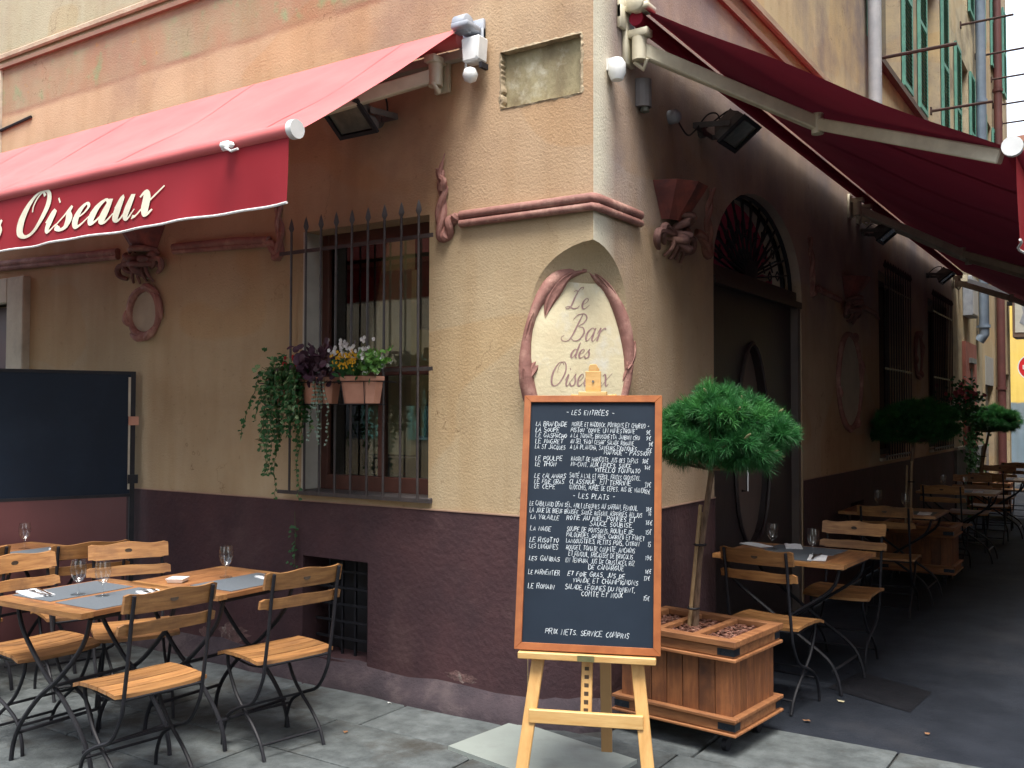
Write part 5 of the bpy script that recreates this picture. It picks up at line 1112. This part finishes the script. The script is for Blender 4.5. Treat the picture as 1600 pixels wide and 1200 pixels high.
MB().box(-.035, .035, fy(.585)-.0475, fy(.585)-.045, .560, .584).build('brass_plate', mat('tarnished brass', (.28, .26, .12), (.2, .2, .1), 20, .4, metal=.5), ez)
c = MB().box(-.034, .034, fy(1.7)-.010, fy(1.7)+.006, 1.675, 1.765); c.box(-.062, .062, fy(1.68)-.035, fy(1.68)+.01, 1.652, 1.674)
c.prism([(-.020, 1.765), (.020, 1.765), (.020, 1.785), (.012, 1.797), (-.012, 1.797), (-.020, 1.785)], lambda u, v, d: (u, fy(1.7)-.006+d, v), .014); c.build('top_clamp', EASELX, ez, bevel=.002)
MB().lathe([(0, -.006), (.005, -.006), (.005, 0), (0, 0)], 10, (0, fy(1.7)-.010, 1.72), 'Y').build('screw', CUTL, ez)
bd = thing('menu_board', 'blackboard in a reddish wooden frame, handwritten menu in white chalk', 'blackboard', (.315, -.640, 0), math.degrees(math.atan2(.375, .927)))
H0, H1 = .590, 1.655; sl_ = math.sqrt(1+LN*LN); BH = (H1-H0)*sl_; BW = .606
fb_ = lambda u, v, d: (u, fy(H0)+v/sl_*LN-.020-d*1/sl_, H0+v/sl_+d*LN/sl_*-1*-1)   # u across, v up the board, d towards viewer
fb_ = lambda u, v, d: (u, fy(H0)+v/sl_*LN-.018-d/sl_, H0+v/sl_+d*LN/sl_)
def bbox_(name, m, u0, u1, v0, v1, d0, d1, par):
    vs = [fb_(u, v, d) for d in (d0, d1) for v in (v0, v1) for u in (u0, u1)]
    return MB().add(vs, [(0, 2, 3, 1), (4, 5, 7, 6), (0, 1, 5, 4), (2, 6, 7, 3), (0, 4, 6, 2), (1, 3, 7, 5)]).build(name, m, par, bevel=.0015)
slt = bbox_('slate', SLATE, -BW/2+.02, BW/2-.02, .02, BH-.02, -.008, .0, bd)
fw = .030
for nm_, quad in (('frame_side', [(-BW/2, 0), (-BW/2+fw, fw), (-BW/2+fw, BH-fw), (-BW/2, BH)]), ('frame_side', [(BW/2, BH), (BW/2-fw, BH-fw), (BW/2-fw, fw), (BW/2, 0)]), ('frame_top', [(-BW/2, BH), (-BW/2+fw, BH-fw), (BW/2-fw, BH-fw), (BW/2, BH)]), ('frame_bottom', [(BW/2, 0), (BW/2-fw, fw), (-BW/2+fw, fw), (-BW/2, 0)])):
    MB().prism(quad, lambda u, v, d: fb_(u, v, .012-d), .022).build(nm_, FRAMEW, bd, bevel=.0015)
MENU = [  # (v from top 0..1, x column 0..1, text, height)
 (.030, .29, '- LES ENTRÉES -', 1.15), (.083, .045, 'LA BRANDADE', 1), (.083, .34, 'MORUE ET HADDOCK, POIVRONS ET CHORIZO -', 1), (.108, .045, 'LA SOUPE', 1), (.108, .33, 'PISTOU "COMME UN MINESTRONE"', 1), (.118, .93, '9€', 1),
 (.133, .045, 'LE GASPACHO', 1), (.133, .33, "A LA TOMATE, BRUSCHETTA JAMBON CRU", 1), (.143, .93, '9€', 1), (.158, .045, 'LE MAGRET', 1), (.158, .33, 'AU SEL "FAÇON CESAR" SALADE ROMAINE', 1), (.168, .95, '9€', 1),
 (.182, .045, 'LA ST JACQUES', 1), (.182, .33, "A LA PLANCHA, SAVEURS EXOTIQUES", 1), (.195, .93, '15€', 1), (.204, .60, 'MANGUE - PASSION', 1),
 (.232, .05, 'LE POULPE', 1), (.232, .34, "RAGOUT DE HARICOTS, JUS DES TAPAS", 1), (.240, .90, '10€', 1), (.256, .05, 'LE THON', 1), (.256, .34, 'MI-CUIT, AUX EPICES, SAUCE', 1), (.266, .92, '14€', 1), (.279, .53, 'VITELLO TONNATO', 1),
 (.306, .05, 'LE CALAMARS', 1), (.304, .33, "SAUTÉ A L'AIL ET PERSIL, FRITES CROUSTILL.", 1), (.330, .05, 'LE FOIE GRAS', 1), (.330, .33, 'CLASSIQUE, EN TERRINE', 1), (.340, .92, '17€', 1),
 (.352, .05, 'LE CÈPE', 1), (.353, .33, 'GNOCCHIS, PURÉE DE CÈPES, JUS DE VIANDE', 1), (.367, .92, '12€', 1), (.388, .36, '- LES PLATS -', 1.15),
 (.424, .02, 'LE CABILLAUD DEMI SEL, AIOLI, LEGUMES AU SAFRAN, FENOUIL', 1), (.440, .93, '18€', 1), (.452, .02, 'LA JOUE DE BOEUF BRAISÉE, SAUCE ROSSINI, ASPERGES AU JUS', 1), (.458, .95, '14', 1),
 (.480, .03, 'LA VOLAILLE', 1), (.480, .32, 'ROTIE AU MIEL, POMMES ET', 1), (.494, .93, '16€', 1), (.504, .50, 'SAUCE SOUBISE', 1), (.528, .03, 'LA NAGE', 1), (.528, .32, 'SOUPE DE POISSONS, ROUILLE DE', 1), (.533, .93, '15€', 1),
 (.551, .32, 'PALOURDES, GAMBAS, CHORIZO ET FUMET', 1), (.575, .03, 'LE RISOTTO', 1), (.575, .32, 'LANGOUSTINES, PETITS POIS, CITRON', 1), (.583, .95, '15', 1), (.601, .03, 'LES LINGUINES', 1), (.603, .32, 'ROUGET, TOMATE CONFITE, ANCHOIS', 1),
 (.628, .34, 'ET FENOUIL, FRICASSÉE DE BROCOLIS', 1), (.635, .93, '19€', 1), (.652, .03, 'LES GAMBAS', 1), (.654, .32, 'EN TEMPURA, JUS DE CRUSTACÉS, RIZ', 1), (.680, .50, 'DE CAMARGUE', 1), (.690, .93, '16€', 1),
 (.707, .03, 'LE PARMENTIER', 1), (.709, .34, 'ET FOIE GRAS, JUS DE', 1), (.718, .92, '17€', 1), (.734, .38, 'VIANDE ET CHAMPIGNONS', 1), (.764, .03, 'LE ROMAIN', 1), (.762, .32, "SALADE, LÉGUMES DU MOMENT,", 1), (.788, .45, 'COMTÉ ET NOIX', 1), (.797, .92, '15€', 1),
 (.940, .18, 'PRIX NETS. SERVICE COMPRIS', 1.1)]
cm = MB(); IW, IH = BW-2*fw, BH-2*fw
for v, x, tx, h in MENU:
    hgt = .0195*h; avail = ((.905 if .3 <= x < .45 and v not in (.083, .304, .353, .551, .575) else .985)-x)*IW; est = sum((3.2 if c_ == ' ' else 4.4) for c_ in tx)*hgt/6
    cw_ = min(1.0, avail/est) if tx[-1] != '€' else .8
    if x < .06 and v < .42 or (x == .03 and est > .27*IW): cw_ = min(cw_, .265*IW/est)
    lowf = lambda u, v_, d: fb_(u, v_, d)
    if cw_ < 1: 
        x0 = -IW/2+x*IW; y0 = BH-fw-v*IH-hgt
        chalk(cm, tx, 0, 0, hgt, lambda u, v_, d, x0=x0, y0=y0, k=cw_: fb_(x0+u*k, y0+v_-.02*u, d), wd=.0021)
    else: 
        x0 = -IW/2+x*IW; y0 = BH-fw-v*IH-hgt
        chalk(cm, tx, 0, 0, hgt, lambda u, v_, d, x0=x0, y0=y0: fb_(x0+u, y0+v_-.02*u, d), wd=.0021)
cm.build('chalk_lettering', CHALK, slt, recalc=False)

# ------------------------------------------------------------------ planters with umbrella pines
def make_planter(label, W=.60, D=.46):
    t = thing('wooden_planter', label, 'planter', (0, 0, 0), 0, 'cedar planters along the side wall')
    hx, hy = W/2, D/2; zb, zt = .17, .46
    def inst(me, loc, rz=0):
        o = bpy.data.objects.new('plank', me); COL.objects.link(o); o.parent = t; o.location = loc; o.rotation_euler = (0, 0, rz)
    n = 7; pw = W/n; me = MB().box(-pw/2+.0015, pw/2-.0015, -.01, .01, 0, zt-zb+.06).build('plank', CEDAR, None, bevel=.0025); me = meshof(me)
    for i in range(n):
        for s_ in (-1, 1): inst(me, (-hx+pw*(i+.5), s_*(hy-.01), zb-.03))
    n = 6; pw = (D-.04)/n; me = MB().box(-.01, .01, -pw/2+.0015, pw/2-.0015, 0, zt-zb+.06).build('plank', CEDAR, None, bevel=.0025); me = meshof(me)
    for i in range(n):
        for s_ in (-1, 1): inst(me, (s_*(hx-.01), -hy+.02+pw*(i+.5), zb-.03))
    def rim(z0, z1, o_, w_, name):
        a, c = hx+o_, hy+o_
        for s_ in (-1, 1):
            MB().box(-a, a, min(s_*c, s_*(c-w_)), max(s_*c, s_*(c-w_)), z0, z1).build(name, CEDARX, t, bevel=.003)
            MB().box(min(s_*a, s_*(a-w_)), max(s_*a, s_*(a-w_)), -c+w_+.001, c-w_-.001, z0, z1).build(name, CEDARX, t, bevel=.003)
    rim(.505, .535, .035, .055, 'top_rail'); rim(.455, .503, .022, .022, 'upper_band'); rim(.437, .453, .034, .034, 'upper_moulding')
    rim(.165, .182, .036, .036, 'lower_moulding'); rim(.115, .163, .024, .024, 'lower_band'); rim(.10, .113, .036, .036, 'foot_moulding')
    for x in (-hx/3, hx/3): MB().box(x-.018, x+.018, -hy+.021, hy-.021, .508, .532).build('divider', CEDARX, t, bevel=.003)
    for z in (.463, .123):
        for sx in (-1, 1):
            for sy in (-1, 1):
                b = MB(); e = .0255 if z < .3 else .0235
                cx, cy = sx*(hx+e), sy*(hy+e)
                b.box(min(cx, cx-sx*.085), max(cx, cx-sx*.085), min(cy, cy-sy*.0015), max(cy, cy-sy*.0015), z, z+.032)
                b.box(min(cx, cx-sx*.0015), max(cx, cx-sx*.0015), min(cy-sy*.002, cy-sy*.06), max(cy-sy*.002, cy-sy*.06), z, z+.032)
                for q in (.02, .045, .07): b.lathe([(0, -.0035), (.004, -.003), (.005, 0)], 8, (cx-sx*q, cy+(0 if sy < 0 else .003), z+.016), 'Y')
                b.build('corner_strap', mat('dark blue steel strap', (.03, .04, .055), (.02, .028, .04), 20, .35, metal=.6), t)
    MB().box(-hx+.021, hx-.021, -hy+.021, hy-.021, .105, .17).build('floor_board', CEDARX, t)
    for sx in (-1, 1):
        for sy in (-1, 1):
            MB().tube([(sx*(hx-.06)-.012, sy*(hy-.06), .03), (sx*(hx-.06)+.012, sy*(hy-.06), .03)], .03, 14).box(sx*(hx-.06)-.02, sx*(hx-.06)+.02, sy*(hy-.06)-.015, sy*(hy-.06)+.015, .06, .104).build('caster', STEEL, t)
    rg = random.Random(4); mu = MB()
    mu.add([(-hx+.022, -hy+.022, .495), (hx-.022, -hy+.022, .495), (hx-.022, hy-.022, .495), (-hx+.022, hy-.022, .495)], [(0, 1, 2, 3)])
    for i in range(620):
        c = Vector((rg.uniform(-hx+.035, hx-.035), rg.uniform(-hy+.035, hy-.035), .497+rg.uniform(0, .018))); l, w_, h = rg.uniform(.012, .03), rg.uniform(.007, .016), rg.uniform(.002, .006)
        rt = Matrix.Rotation(rg.uniform(0, 6.3), 3, 'Z') @ Matrix.Rotation(rg.uniform(-.5, .5), 3, 'X')
        mu.box(c.x-l/2, c.x+l/2, c.y-w_/2, c.y+w_/2, c.z-h/2, c.z+h/2, rot=rt)
    tag(mu.build('bark_mulch', MULCH, t), kind='stuff')
    return t
PLs = [((.385, .375, 0), -6), ((.49, 5.66, 0), 0), ((.30, 12.2, 0), 0)]
pt = make_planter('front cedar planter on casters right behind the menu easel'); pt.location = PLs[0][0]; pt.rotation_euler = (0, 0, rad(PLs[0][1]))
dup(pt, 'second cedar planter, between the side street tables', PLs[1][0], PLs[1][1]); dup(pt, 'third cedar planter, far down the side street', PLs[2][0], PLs[2][1])

def make_pine(label):
    t = thing('umbrella_pine', label, 'pine tree', (0, 0, 0), 0, 'clipped umbrella pines in planters')
    # crown centre above the origin; trunk foot at (0,0,.52)
    cc = Vector((.14, .0, 1.465)); rx, ry, rz_ = .345, .345, .225
    P = spline([(.0, .03, .45), (.02, .03, .8), (.055, .02, 1.05), (.10, 0, 1.33)], 5)
    MB().tube(P, [.017-.003*i/len(P) for i in range(len(P))], 9).build('trunk', BARK, t)
    st = MB()
    st.tube([(-.032, .022, .46), (.035, .016, 1.12)], .010, 7).tube([(-.02, .062, .46), (.030, .05, 1.08)], .008, 7)
    st.build('stake', mat('bamboo stake', (.34, .24, .13), (.25, .17, .09), 18, .6), t)
    for z, x in ((.60, -.005), (.92, .03)): MB().lathe([(.028, -.006), (.034, 0), (.028, .006)], 14, (x, .02, z)).build('tie', STEEL, t)
    rg = random.Random(11); br = MB(); nd = MB(); tufts = []
    cl_ = []
    tries = 0
    while len(cl_) < 44 and tries < 4000:
        tries += 1
        p = Vector((rg.gauss(0, 1), rg.gauss(0, 1), rg.gauss(.0, .9))).normalized()
        if p.z < -.7: continue
        rr_ = rg.uniform(.60, .93); q = Vector((p.x*rx*rr_, p.y*ry*rr_, max(-.09, p.z*rz_*rr_)+rg.uniform(-.015, .015)))
        if all((q-o_).length > .085 for o_, _ in cl_): cl_.append((q, rg.uniform(.075, .105)))
    cl_ += [(Vector((rg.uniform(-.16, .16), rg.uniform(-.16, .16), rg.uniform(-.09, .0))), .11) for _ in range(12)]
    for q, cr in cl_:
        for k in range(30):
            p = Vector((rg.gauss(0, 1), rg.gauss(0, 1), rg.gauss(.25, 1))).normalized()
            o_ = q.normalized() if q.length > .05 else Vector((0, 0, 1))
            d = (p+o_*.9+Vector((0, 0, .35))).normalized()
            tufts.append((cc+q+Vector((p.x, p.y, p.z*.75))*cr*rg.uniform(.35, .85), d, rg.random()))
    for i in range(30):
        c, d, _ = tufts[i*40]; br.tube(spline([Vector((.10, 0, 1.30)), (Vector((.10, 0, 1.31))+c)/2+Vector((0, 0, -.03)), c], 3), [.007, .006, .006, .005, .004, .003, .003], 5)
    br.build('branches', BARK, t)
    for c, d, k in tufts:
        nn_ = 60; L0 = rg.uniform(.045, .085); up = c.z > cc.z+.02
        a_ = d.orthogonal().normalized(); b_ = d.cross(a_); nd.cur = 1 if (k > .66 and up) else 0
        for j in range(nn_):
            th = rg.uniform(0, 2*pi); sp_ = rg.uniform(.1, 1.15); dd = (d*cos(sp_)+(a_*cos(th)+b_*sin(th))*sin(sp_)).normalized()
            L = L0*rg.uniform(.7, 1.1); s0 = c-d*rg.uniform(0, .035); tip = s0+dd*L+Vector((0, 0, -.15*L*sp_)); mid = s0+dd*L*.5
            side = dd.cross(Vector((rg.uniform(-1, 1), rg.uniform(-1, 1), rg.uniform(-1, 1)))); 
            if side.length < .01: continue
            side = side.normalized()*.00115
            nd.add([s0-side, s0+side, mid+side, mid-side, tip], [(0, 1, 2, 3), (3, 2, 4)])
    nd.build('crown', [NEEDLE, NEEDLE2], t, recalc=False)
    cn = MB()
    for i in range(26):
        c, d, _ = tufts[i*44+3]; cn.tube([c, c+d*.03, c+d*.045], [.006, .007, .003], 6)
    tag(cn.build('buds', mat('pale pine buds', (.26, .22, .12), (.18, .15, .08), 20, .8), t), kind='stuff')
    return t
pn = make_pine('bright green umbrella pine behind the menu board'); pn.location = (.365, .375, 0); pn.rotation_euler = (0, 0, rad(10))
dup(pn, 'umbrella pine in deep shade in front of the grilled side windows', (.42, 5.72, 0), 95, sc=(1.2, 1.2, 1)); dup(pn, 'farthest umbrella pine, lit, toward the yellow house', (.22, 12.3, 0), 40, sc=(1.2, 1.2, 1))

# ------------------------------------------------------------------ flower pots on the street window grille
def pot(u, label, y=-.19, z=1.63, L=.27):
    t = thing('flower_pot', label, 'flower pot', (u, y, z), 0, 'terracotta pots hung on the window grille')
    h = .15; wt, wb = .075, .055; lt, lb = L/2, L/2-.025; vs = []
    def ring(l, w_, z_): 
        c = w_*.55; return [(-l+c, -w_, z_), (l-c, -w_, z_), (l, -w_+c, z_), (l, w_-c, z_), (l-c, w_, z_), (-l+c, w_, z_), (-l, w_-c, z_), (-l, -w_+c, z_)]
    rr = [ring(lb, wb, 0), ring(lt-.008, wt-.006, h-.025), ring(lt, wt, h-.025), ring(lt, wt, h), ring(lt-.012, wt-.012, h), ring(lt-.016, wt-.016, h-.03)]
    for r_ in rr: vs += r_
    f = [tuple(range(7, -1, -1)), tuple(40+i for i in range(8))]+[(a*8+i, a*8+(i+1) % 8, (a+1)*8+(i+1) % 8, (a+1)*8+i) for a in range(5) for i in range(8)]
    MB().add(vs, f).build('pot', TERRA, t, bevel=.002)
    w_ = MB().tube([(-lt-.006, -wt-.006, h-.03), (lt+.006, -wt-.006, h-.03), (lt+.006, wt+.05, h-.03), (lt+.006, .128, h-.03)], .0028, 5).tube([(-lt-.006, -wt-.006, h-.03), (-lt-.006, .128, h-.03)], .0028, 5)
    w_.tube([(lt-.05, -wt-.004, h-.03), (lt-.06, -wb-.006, -.004), (lt-.06, .12, -.004)], .0028, 5).tube([(-lt+.05, -wt-.004, h-.03), (-lt+.06, -wb-.006, -.004), (-lt+.06, .12, -.004)], .0028, 5)
    w_.tube([(-lt+.02, -wb-.006, -.004), (lt-.02, -wb-.006, -.004)], .0028, 5).build('wire_holder', STEEL, t)
    MB().add([(-lt+.02, -wt+.02, h-.02), (lt-.02, -wt+.02, h-.02), (lt-.02, wt-.02, h-.02), (-lt+.02, wt-.02, h-.02)], [(0, 1, 2, 3)]).build('soil', MULCH, t)
    return t
pot(-1.35, 'terracotta pot on the right with yellow and white flowers'); pot(-1.66, 'terracotta pot in the middle, mostly behind purple leaves and silver trailer', L=.26); pot(-1.95, 'terracotta pot on the left hidden under ivy', L=.26)
def leafmesh(m, c, d, n_, L, W, shape='oval'):
    d = d.normalized(); s_ = d.cross(n_); 
    if s_.length < .01: s_ = d.orthogonal()
    s_.normalize(); n2 = s_.cross(d)
    if shape == 'ivy': pts = [(0, 0), (.25, .55), (.5, .28), (.62, .42), (1, 0), (.62, -.42), (.5, -.28), (.25, -.55)]
    elif shape == 'round': pts = [(0, 0), (.2, .4), (.55, .5), (.9, .3), (1, 0), (.9, -.3), (.55, -.5), (.2, -.4)]
    else: pts = [(0, 0), (.3, .32), (.65, .3), (1, 0), (.65, -.3), (.3, -.32)]
    vs = [c+d*a*L+s_*b_*W+n2*(.18*L*abs(b_)) for a, b_ in pts]
    # fan about the midrib
    vs.append(c+d*L*.5-n2*.02*L); k = len(vs)-1
    m.add(vs, [(i, (i+1) % k, k) for i in range(k)])
rg = random.Random(31)
iv = thing('trailing_ivy', 'dark ivy with pale edged leaves trailing down from the left pot', 'ivy', (-1.86, -.2, 1.76)); L1 = MB(); L2 = MB(); stm = MB(); O = Vector((-1.98, -.2, 1.75))
for k in range(78):
    x0 = rg.uniform(-.13, .15); y0 = rg.uniform(-.14, .03); ln = rg.choice([.12, .22, .32, .42, .5, .62]) if x0 < .03 else rg.uniform(.1, .42)
    if k in (3, 9): ln = .78
    p = Vector((x0*.7, y0*.4, .03)); pts = [p.copy()]; vx = rg.uniform(-.02, .02) + (-.012 if x0 < 0 else 0); 
    p += Vector((x0*.3, y0*.5-.03, .05)); pts.append(p.copy()); n_ = int(ln/.028)
    for j in range(n_):
        p = p+Vector((vx*.35+rg.uniform(-.011, .011), rg.uniform(-.008, .008), -.028)); p.y = min(.10, max(-.16, p.y)); pts.append(p.copy())
        for q in range(rg.choice([1, 2, 2, 3])):
            d = Vector((rg.uniform(-1, 1), rg.uniform(-1, .5), rg.uniform(-.9, .15))); nrm = Vector((rg.uniform(-.5, .5), -1, rg.uniform(0, .9)))
            L = rg.uniform(.018, .036)*(1 if ln < .6 else .8)
            leafmesh(L2 if rg.random() < (.28 if j < 5 else .08) else L1, p, d, nrm, L, L*.9, 'ivy')
    stm.tube(pts, .0018, 4)
for k in range(150):   # dense head of the plant
    c = Vector((rg.gauss(0, .085), rg.gauss(-.03, .05), rg.gauss(.045, .05))); d = Vector((c.x*3, -1*rg.random(), rg.uniform(-.3, .8)))
    leafmesh(L2 if k % 4 == 0 else L1, c, d, Vector((rg.uniform(-.4, .4), -1, .8)), .036, .034, 'ivy')
L1.build('foliage', IVY, iv, recalc=False); L2.build('pale_foliage', IVYL, iv, recalc=False); stm.build('stems', mat('green stem', (.08, .10, .03), (.05, .07, .02), 5, .7), iv)
b = MB()
for k in range(7):
    c = Vector((.03+rg.uniform(-.06, .06), -.06+rg.uniform(-.03, .03), .12+rg.uniform(-.03, .03)))
    for q in range(6): leafmesh(b, c, Vector((cos(q), -.4, sin(q))), Vector((0, -1, .3)), .012, .012, 'round')
b.build('red_blossoms', REDP, iv, recalc=False)
pu = thing('purple_leaf_plant', 'dark purple ruffled plant between the ivy and the white flowers', 'plant', (-1.66, -.2, 1.78)); b = MB()
for k in range(190):
    c = Vector((rg.gauss(0.01, .085), rg.gauss(-.03, .045), rg.gauss(.055, .06))); leafmesh(b, c, Vector((c.x*4, rg.uniform(-1, .2), rg.uniform(-.5, .8))), Vector((rg.uniform(-.5, .5), -1, rg.uniform(0, 1))), rg.uniform(.035, .055), rg.uniform(.04, .06), 'round')
b.build('foliage', PURPL, pu, recalc=False)
si = thing('silver_trailer', 'silvery green trailing strands hanging in front of the middle pot', 'trailing plant', (-1.60, -.28, 1.76)); b = MB(); sm = MB()
for k in range(9):
    p = Vector((rg.uniform(-.05, .06), rg.uniform(-.02, .02), .01)); pts = [p.copy()]
    for j in range(rg.randint(6, 16)):
        p = p+Vector((rg.uniform(-.012, .012), rg.uniform(-.005, .005), -.023)); pts.append(p.copy())
        for q in range(3): leafmesh(b, p, Vector((rg.uniform(-1, 1), -.5, rg.uniform(-.6, .6))), Vector((0, -1, .3)), .013, .012, 'round')
    sm.tube(pts, .0013, 4)
b.build('foliage', leaf_mat('silver leaves', (.32, .42, .34), (.24, .33, .27)), si, recalc=False); sm.build('stems', MATS['green stem'], si)
fw_ = thing('flowering_plant', 'white, yellow and lime coloured flowers filling the right pot', 'flowers', (-1.36, -.2, 1.78)); g1, g2, wp, yp, dk_ = MB(), MB(), MB(), MB(), MB(); sm = MB()
for k in range(70):
    c = Vector((rg.gauss(.0, .075), rg.gauss(-.02, .04), rg.gauss(.03, .035))); leafmesh(dk_, c, Vector((c.x*5, -.5, rg.uniform(.1, 1))), Vector((0, -1, .8)), rg.uniform(.04, .065), .045, 'oval')
for k in range(26):   # lime sprays to the right
    a = rg.uniform(0, 1); p = Vector((.03, -.03, .03)); e = Vector((.06+.20*a, -.06+rg.uniform(-.03, .04), .05+rg.uniform(-.04, .10))); P = spline([p, (p+e)/2+Vector((0, 0, .03)), e], 4); sm.tube(P, .0014, 4)
    for q in P[2:]:
        for s_ in range(2): leafmesh(g1, q, Vector((rg.uniform(-.6, 1), -.5, rg.uniform(-.8, .8))), Vector((0, -1, .5)), .027, .024, 'round')
    for s_ in range(4): leafmesh(wp, e, Vector((cos(s_*1.6), -.5, sin(s_*1.6))), Vector((0, -1, .2)), .016, .014, 'round') if k % 2 == 0 else None
for (cx, cz, spd, n_) in ((-.06, .155, .035, 26), (.08, .135, .03, 20), (-.13, .14, .02, 12), (.11, .07, .025, 10), (.02, .09, .03, 6), (-.14, .06, .02, 5)):
    for k in range(n_):
        c = Vector((cx+rg.gauss(0, spd), -.05+rg.gauss(0, .025), cz+rg.gauss(0, spd)))
        sm.tube([Vector((cx*.4, -.02, .04)), c], .001, 4) if k % 3 == 0 else None
        for s_ in range(5): leafmesh(wp, c, Vector((cos(s_*1.257+k), -.45, sin(s_*1.257+k))), Vector((0, -1, .2)), .014, .013, 'round')
for k in range(80):
    c = Vector((rg.uniform(-.12, .05), -.085+rg.gauss(0, .015), .085+rg.gauss(0, .016)+(.025 if k % 2 else -.015)))
    for s_ in range(5): leafmesh(yp, c, Vector((cos(s_*1.257+k), -.5, sin(s_*1.257+k))), Vector((0, -1, .3)), .0085, .009, 'round')
g1.build('lime_foliage', LIME, fw_, recalc=False); dk_.build('foliage', IVY, fw_, recalc=False); wp.build('white_blossoms', WHITEP, fw_, recalc=False); yp.build('yellow_blossoms', YELP, fw_, recalc=False); sm.build('stems', MATS['green stem'], fw_)
wd_ = thing('wall_weed', 'small green weed hanging on the maroon wall next to the cellar vent', 'weed', (-2.03, -.02, .90)); b = MB()
for k in range(26):
    p = Vector((rg.uniform(-.03, .03), rg.uniform(-.03, 0), -.25*rg.random())); leafmesh(b, p, Vector((rg.uniform(-1, 1), -.5, -.4)), Vector((0, -1, .3)), .02, .02, 'ivy')
b.build('foliage', IVY, wd_, recalc=False); MB().tube([(0, -.01, .08), (.01, -.012, -.1), (0, -.01, -.24)], .0015, 4).build('stem', MATS['green stem'], wd_)
# climbing plant on the beige house base, hanging basket by the far window
fb2 = thing('hanging_flowers', 'bushy red flowered plant hanging past the second grilled window', 'hanging plant', (.22, 10.3, 1.75)); b, r_ = MB(), MB()
for k in range(420):
    c = Vector((rg.gauss(0, .13), rg.gauss(0, .32), rg.gauss(-.06, .17))); leafmesh(b, c, Vector((rg.uniform(-1, 1), rg.uniform(-1, 1), rg.uniform(-1, .5))), Vector((.3, -1, .6)), .06, .05, 'ivy')
for k in range(40):
    c = Vector((rg.gauss(0, .12), rg.gauss(-.1, .25), .12+rg.gauss(0, .05)))
    for s_ in range(4): leafmesh(r_, c, Vector((cos(s_*1.6), -.5, sin(s_*1.6))), Vector((0, -1, .2)), .03, .03, 'round')
b.build('foliage', IVY, fb2, recalc=False); r_.build('red_blossoms', mat('pink red petals', (.5, .12, .14), (.4, .08, .1), 5, .6), fb2, recalc=False)
cl = thing('climbing_plant', 'sparse green creeper on the grey base of the beige house', 'climber', (.10, 11.9, 1.2)); b = MB()
for k in range(300):
    c = Vector((rg.uniform(-.03, .05), rg.gauss(0, .5), rg.gauss(-.15, .35))); leafmesh(b, c, Vector((.4, rg.uniform(-1, 1), rg.uniform(-1, .3))), Vector((1, -.6, .4)), .07, .06, 'ivy')
b.build('foliage', IVY, cl, recalc=False); MB().tube(spline([(0, 0, -1.1), (.0, -.15, -.5), (0, .1, .1), (0, -.1, .4)], 5), .008, 5).build('stem', BARK, cl)

# ------------------------------------------------------------------ litter
def scrap(name, m, lab, cat, loc, r_, seed):
    rg = random.Random(seed); N = 9; vs = [(0, 0, .006)]+[(r_*cos(2*pi*i/N)*rg.uniform(.6, 1.1), r_*.6*sin(2*pi*i/N)*rg.uniform(.6, 1.1), rg.uniform(.001, .009)) for i in range(N)]
    o = MB().add(vs, [(0, 1+i, 1+(i+1) % N) for i in range(N)]).build(name, m); o.location = loc; tag(o, lab, cat)
scrap('paper_scrap', mat('yellowed paper', (.55, .50, .33), (.45, .40, .26), 9, .8), 'small crumpled pale paper scrap on the dark asphalt', 'litter', (.86, 1.26, 0), .026, 1)
scrap('fallen_petal', mat('orange petal', (.60, .12, .05), (.5, .09, .04), 9, .7), 'orange red petal lying on paving beside the pale slab', 'petal', (-.46, -.37, .001), .022, 2)
scrap('white_pebble', WHITEPL, 'tiny white pebble at the wall foot by the vent', 'pebble', (-1.18, -.14, .0), .016, 3)
for lx, ly, sd_, lab in ((1.35, .95, 11, 'small curled brown leaf out on the asphalt beyond the crack line'), (-1.05, -.62, 12, 'brown leaf scrap on the paving in front of the vent chair'), (-.15, -.78, 13, 'tiny brown leaf at the front edge of the pale slab'), (1.9, 2.2, 14, 'brown leaf far out in the middle of the dark lane')):
    scrap('dry_leaf', MATS.get('dry brown leaf') or mat('dry brown leaf', (.28, .14, .06), (.2, .1, .05), 9, .8), lab, 'leaf', (lx, ly, .001), .018, sd_)
scrap('dry_leaf', mat('dry brown leaf', (.28, .14, .06), (.2, .1, .05), 9, .8), 'dry brown leaf on the ground beside the front planter', 'leaf', (.80, .82, 0), .025, 4)
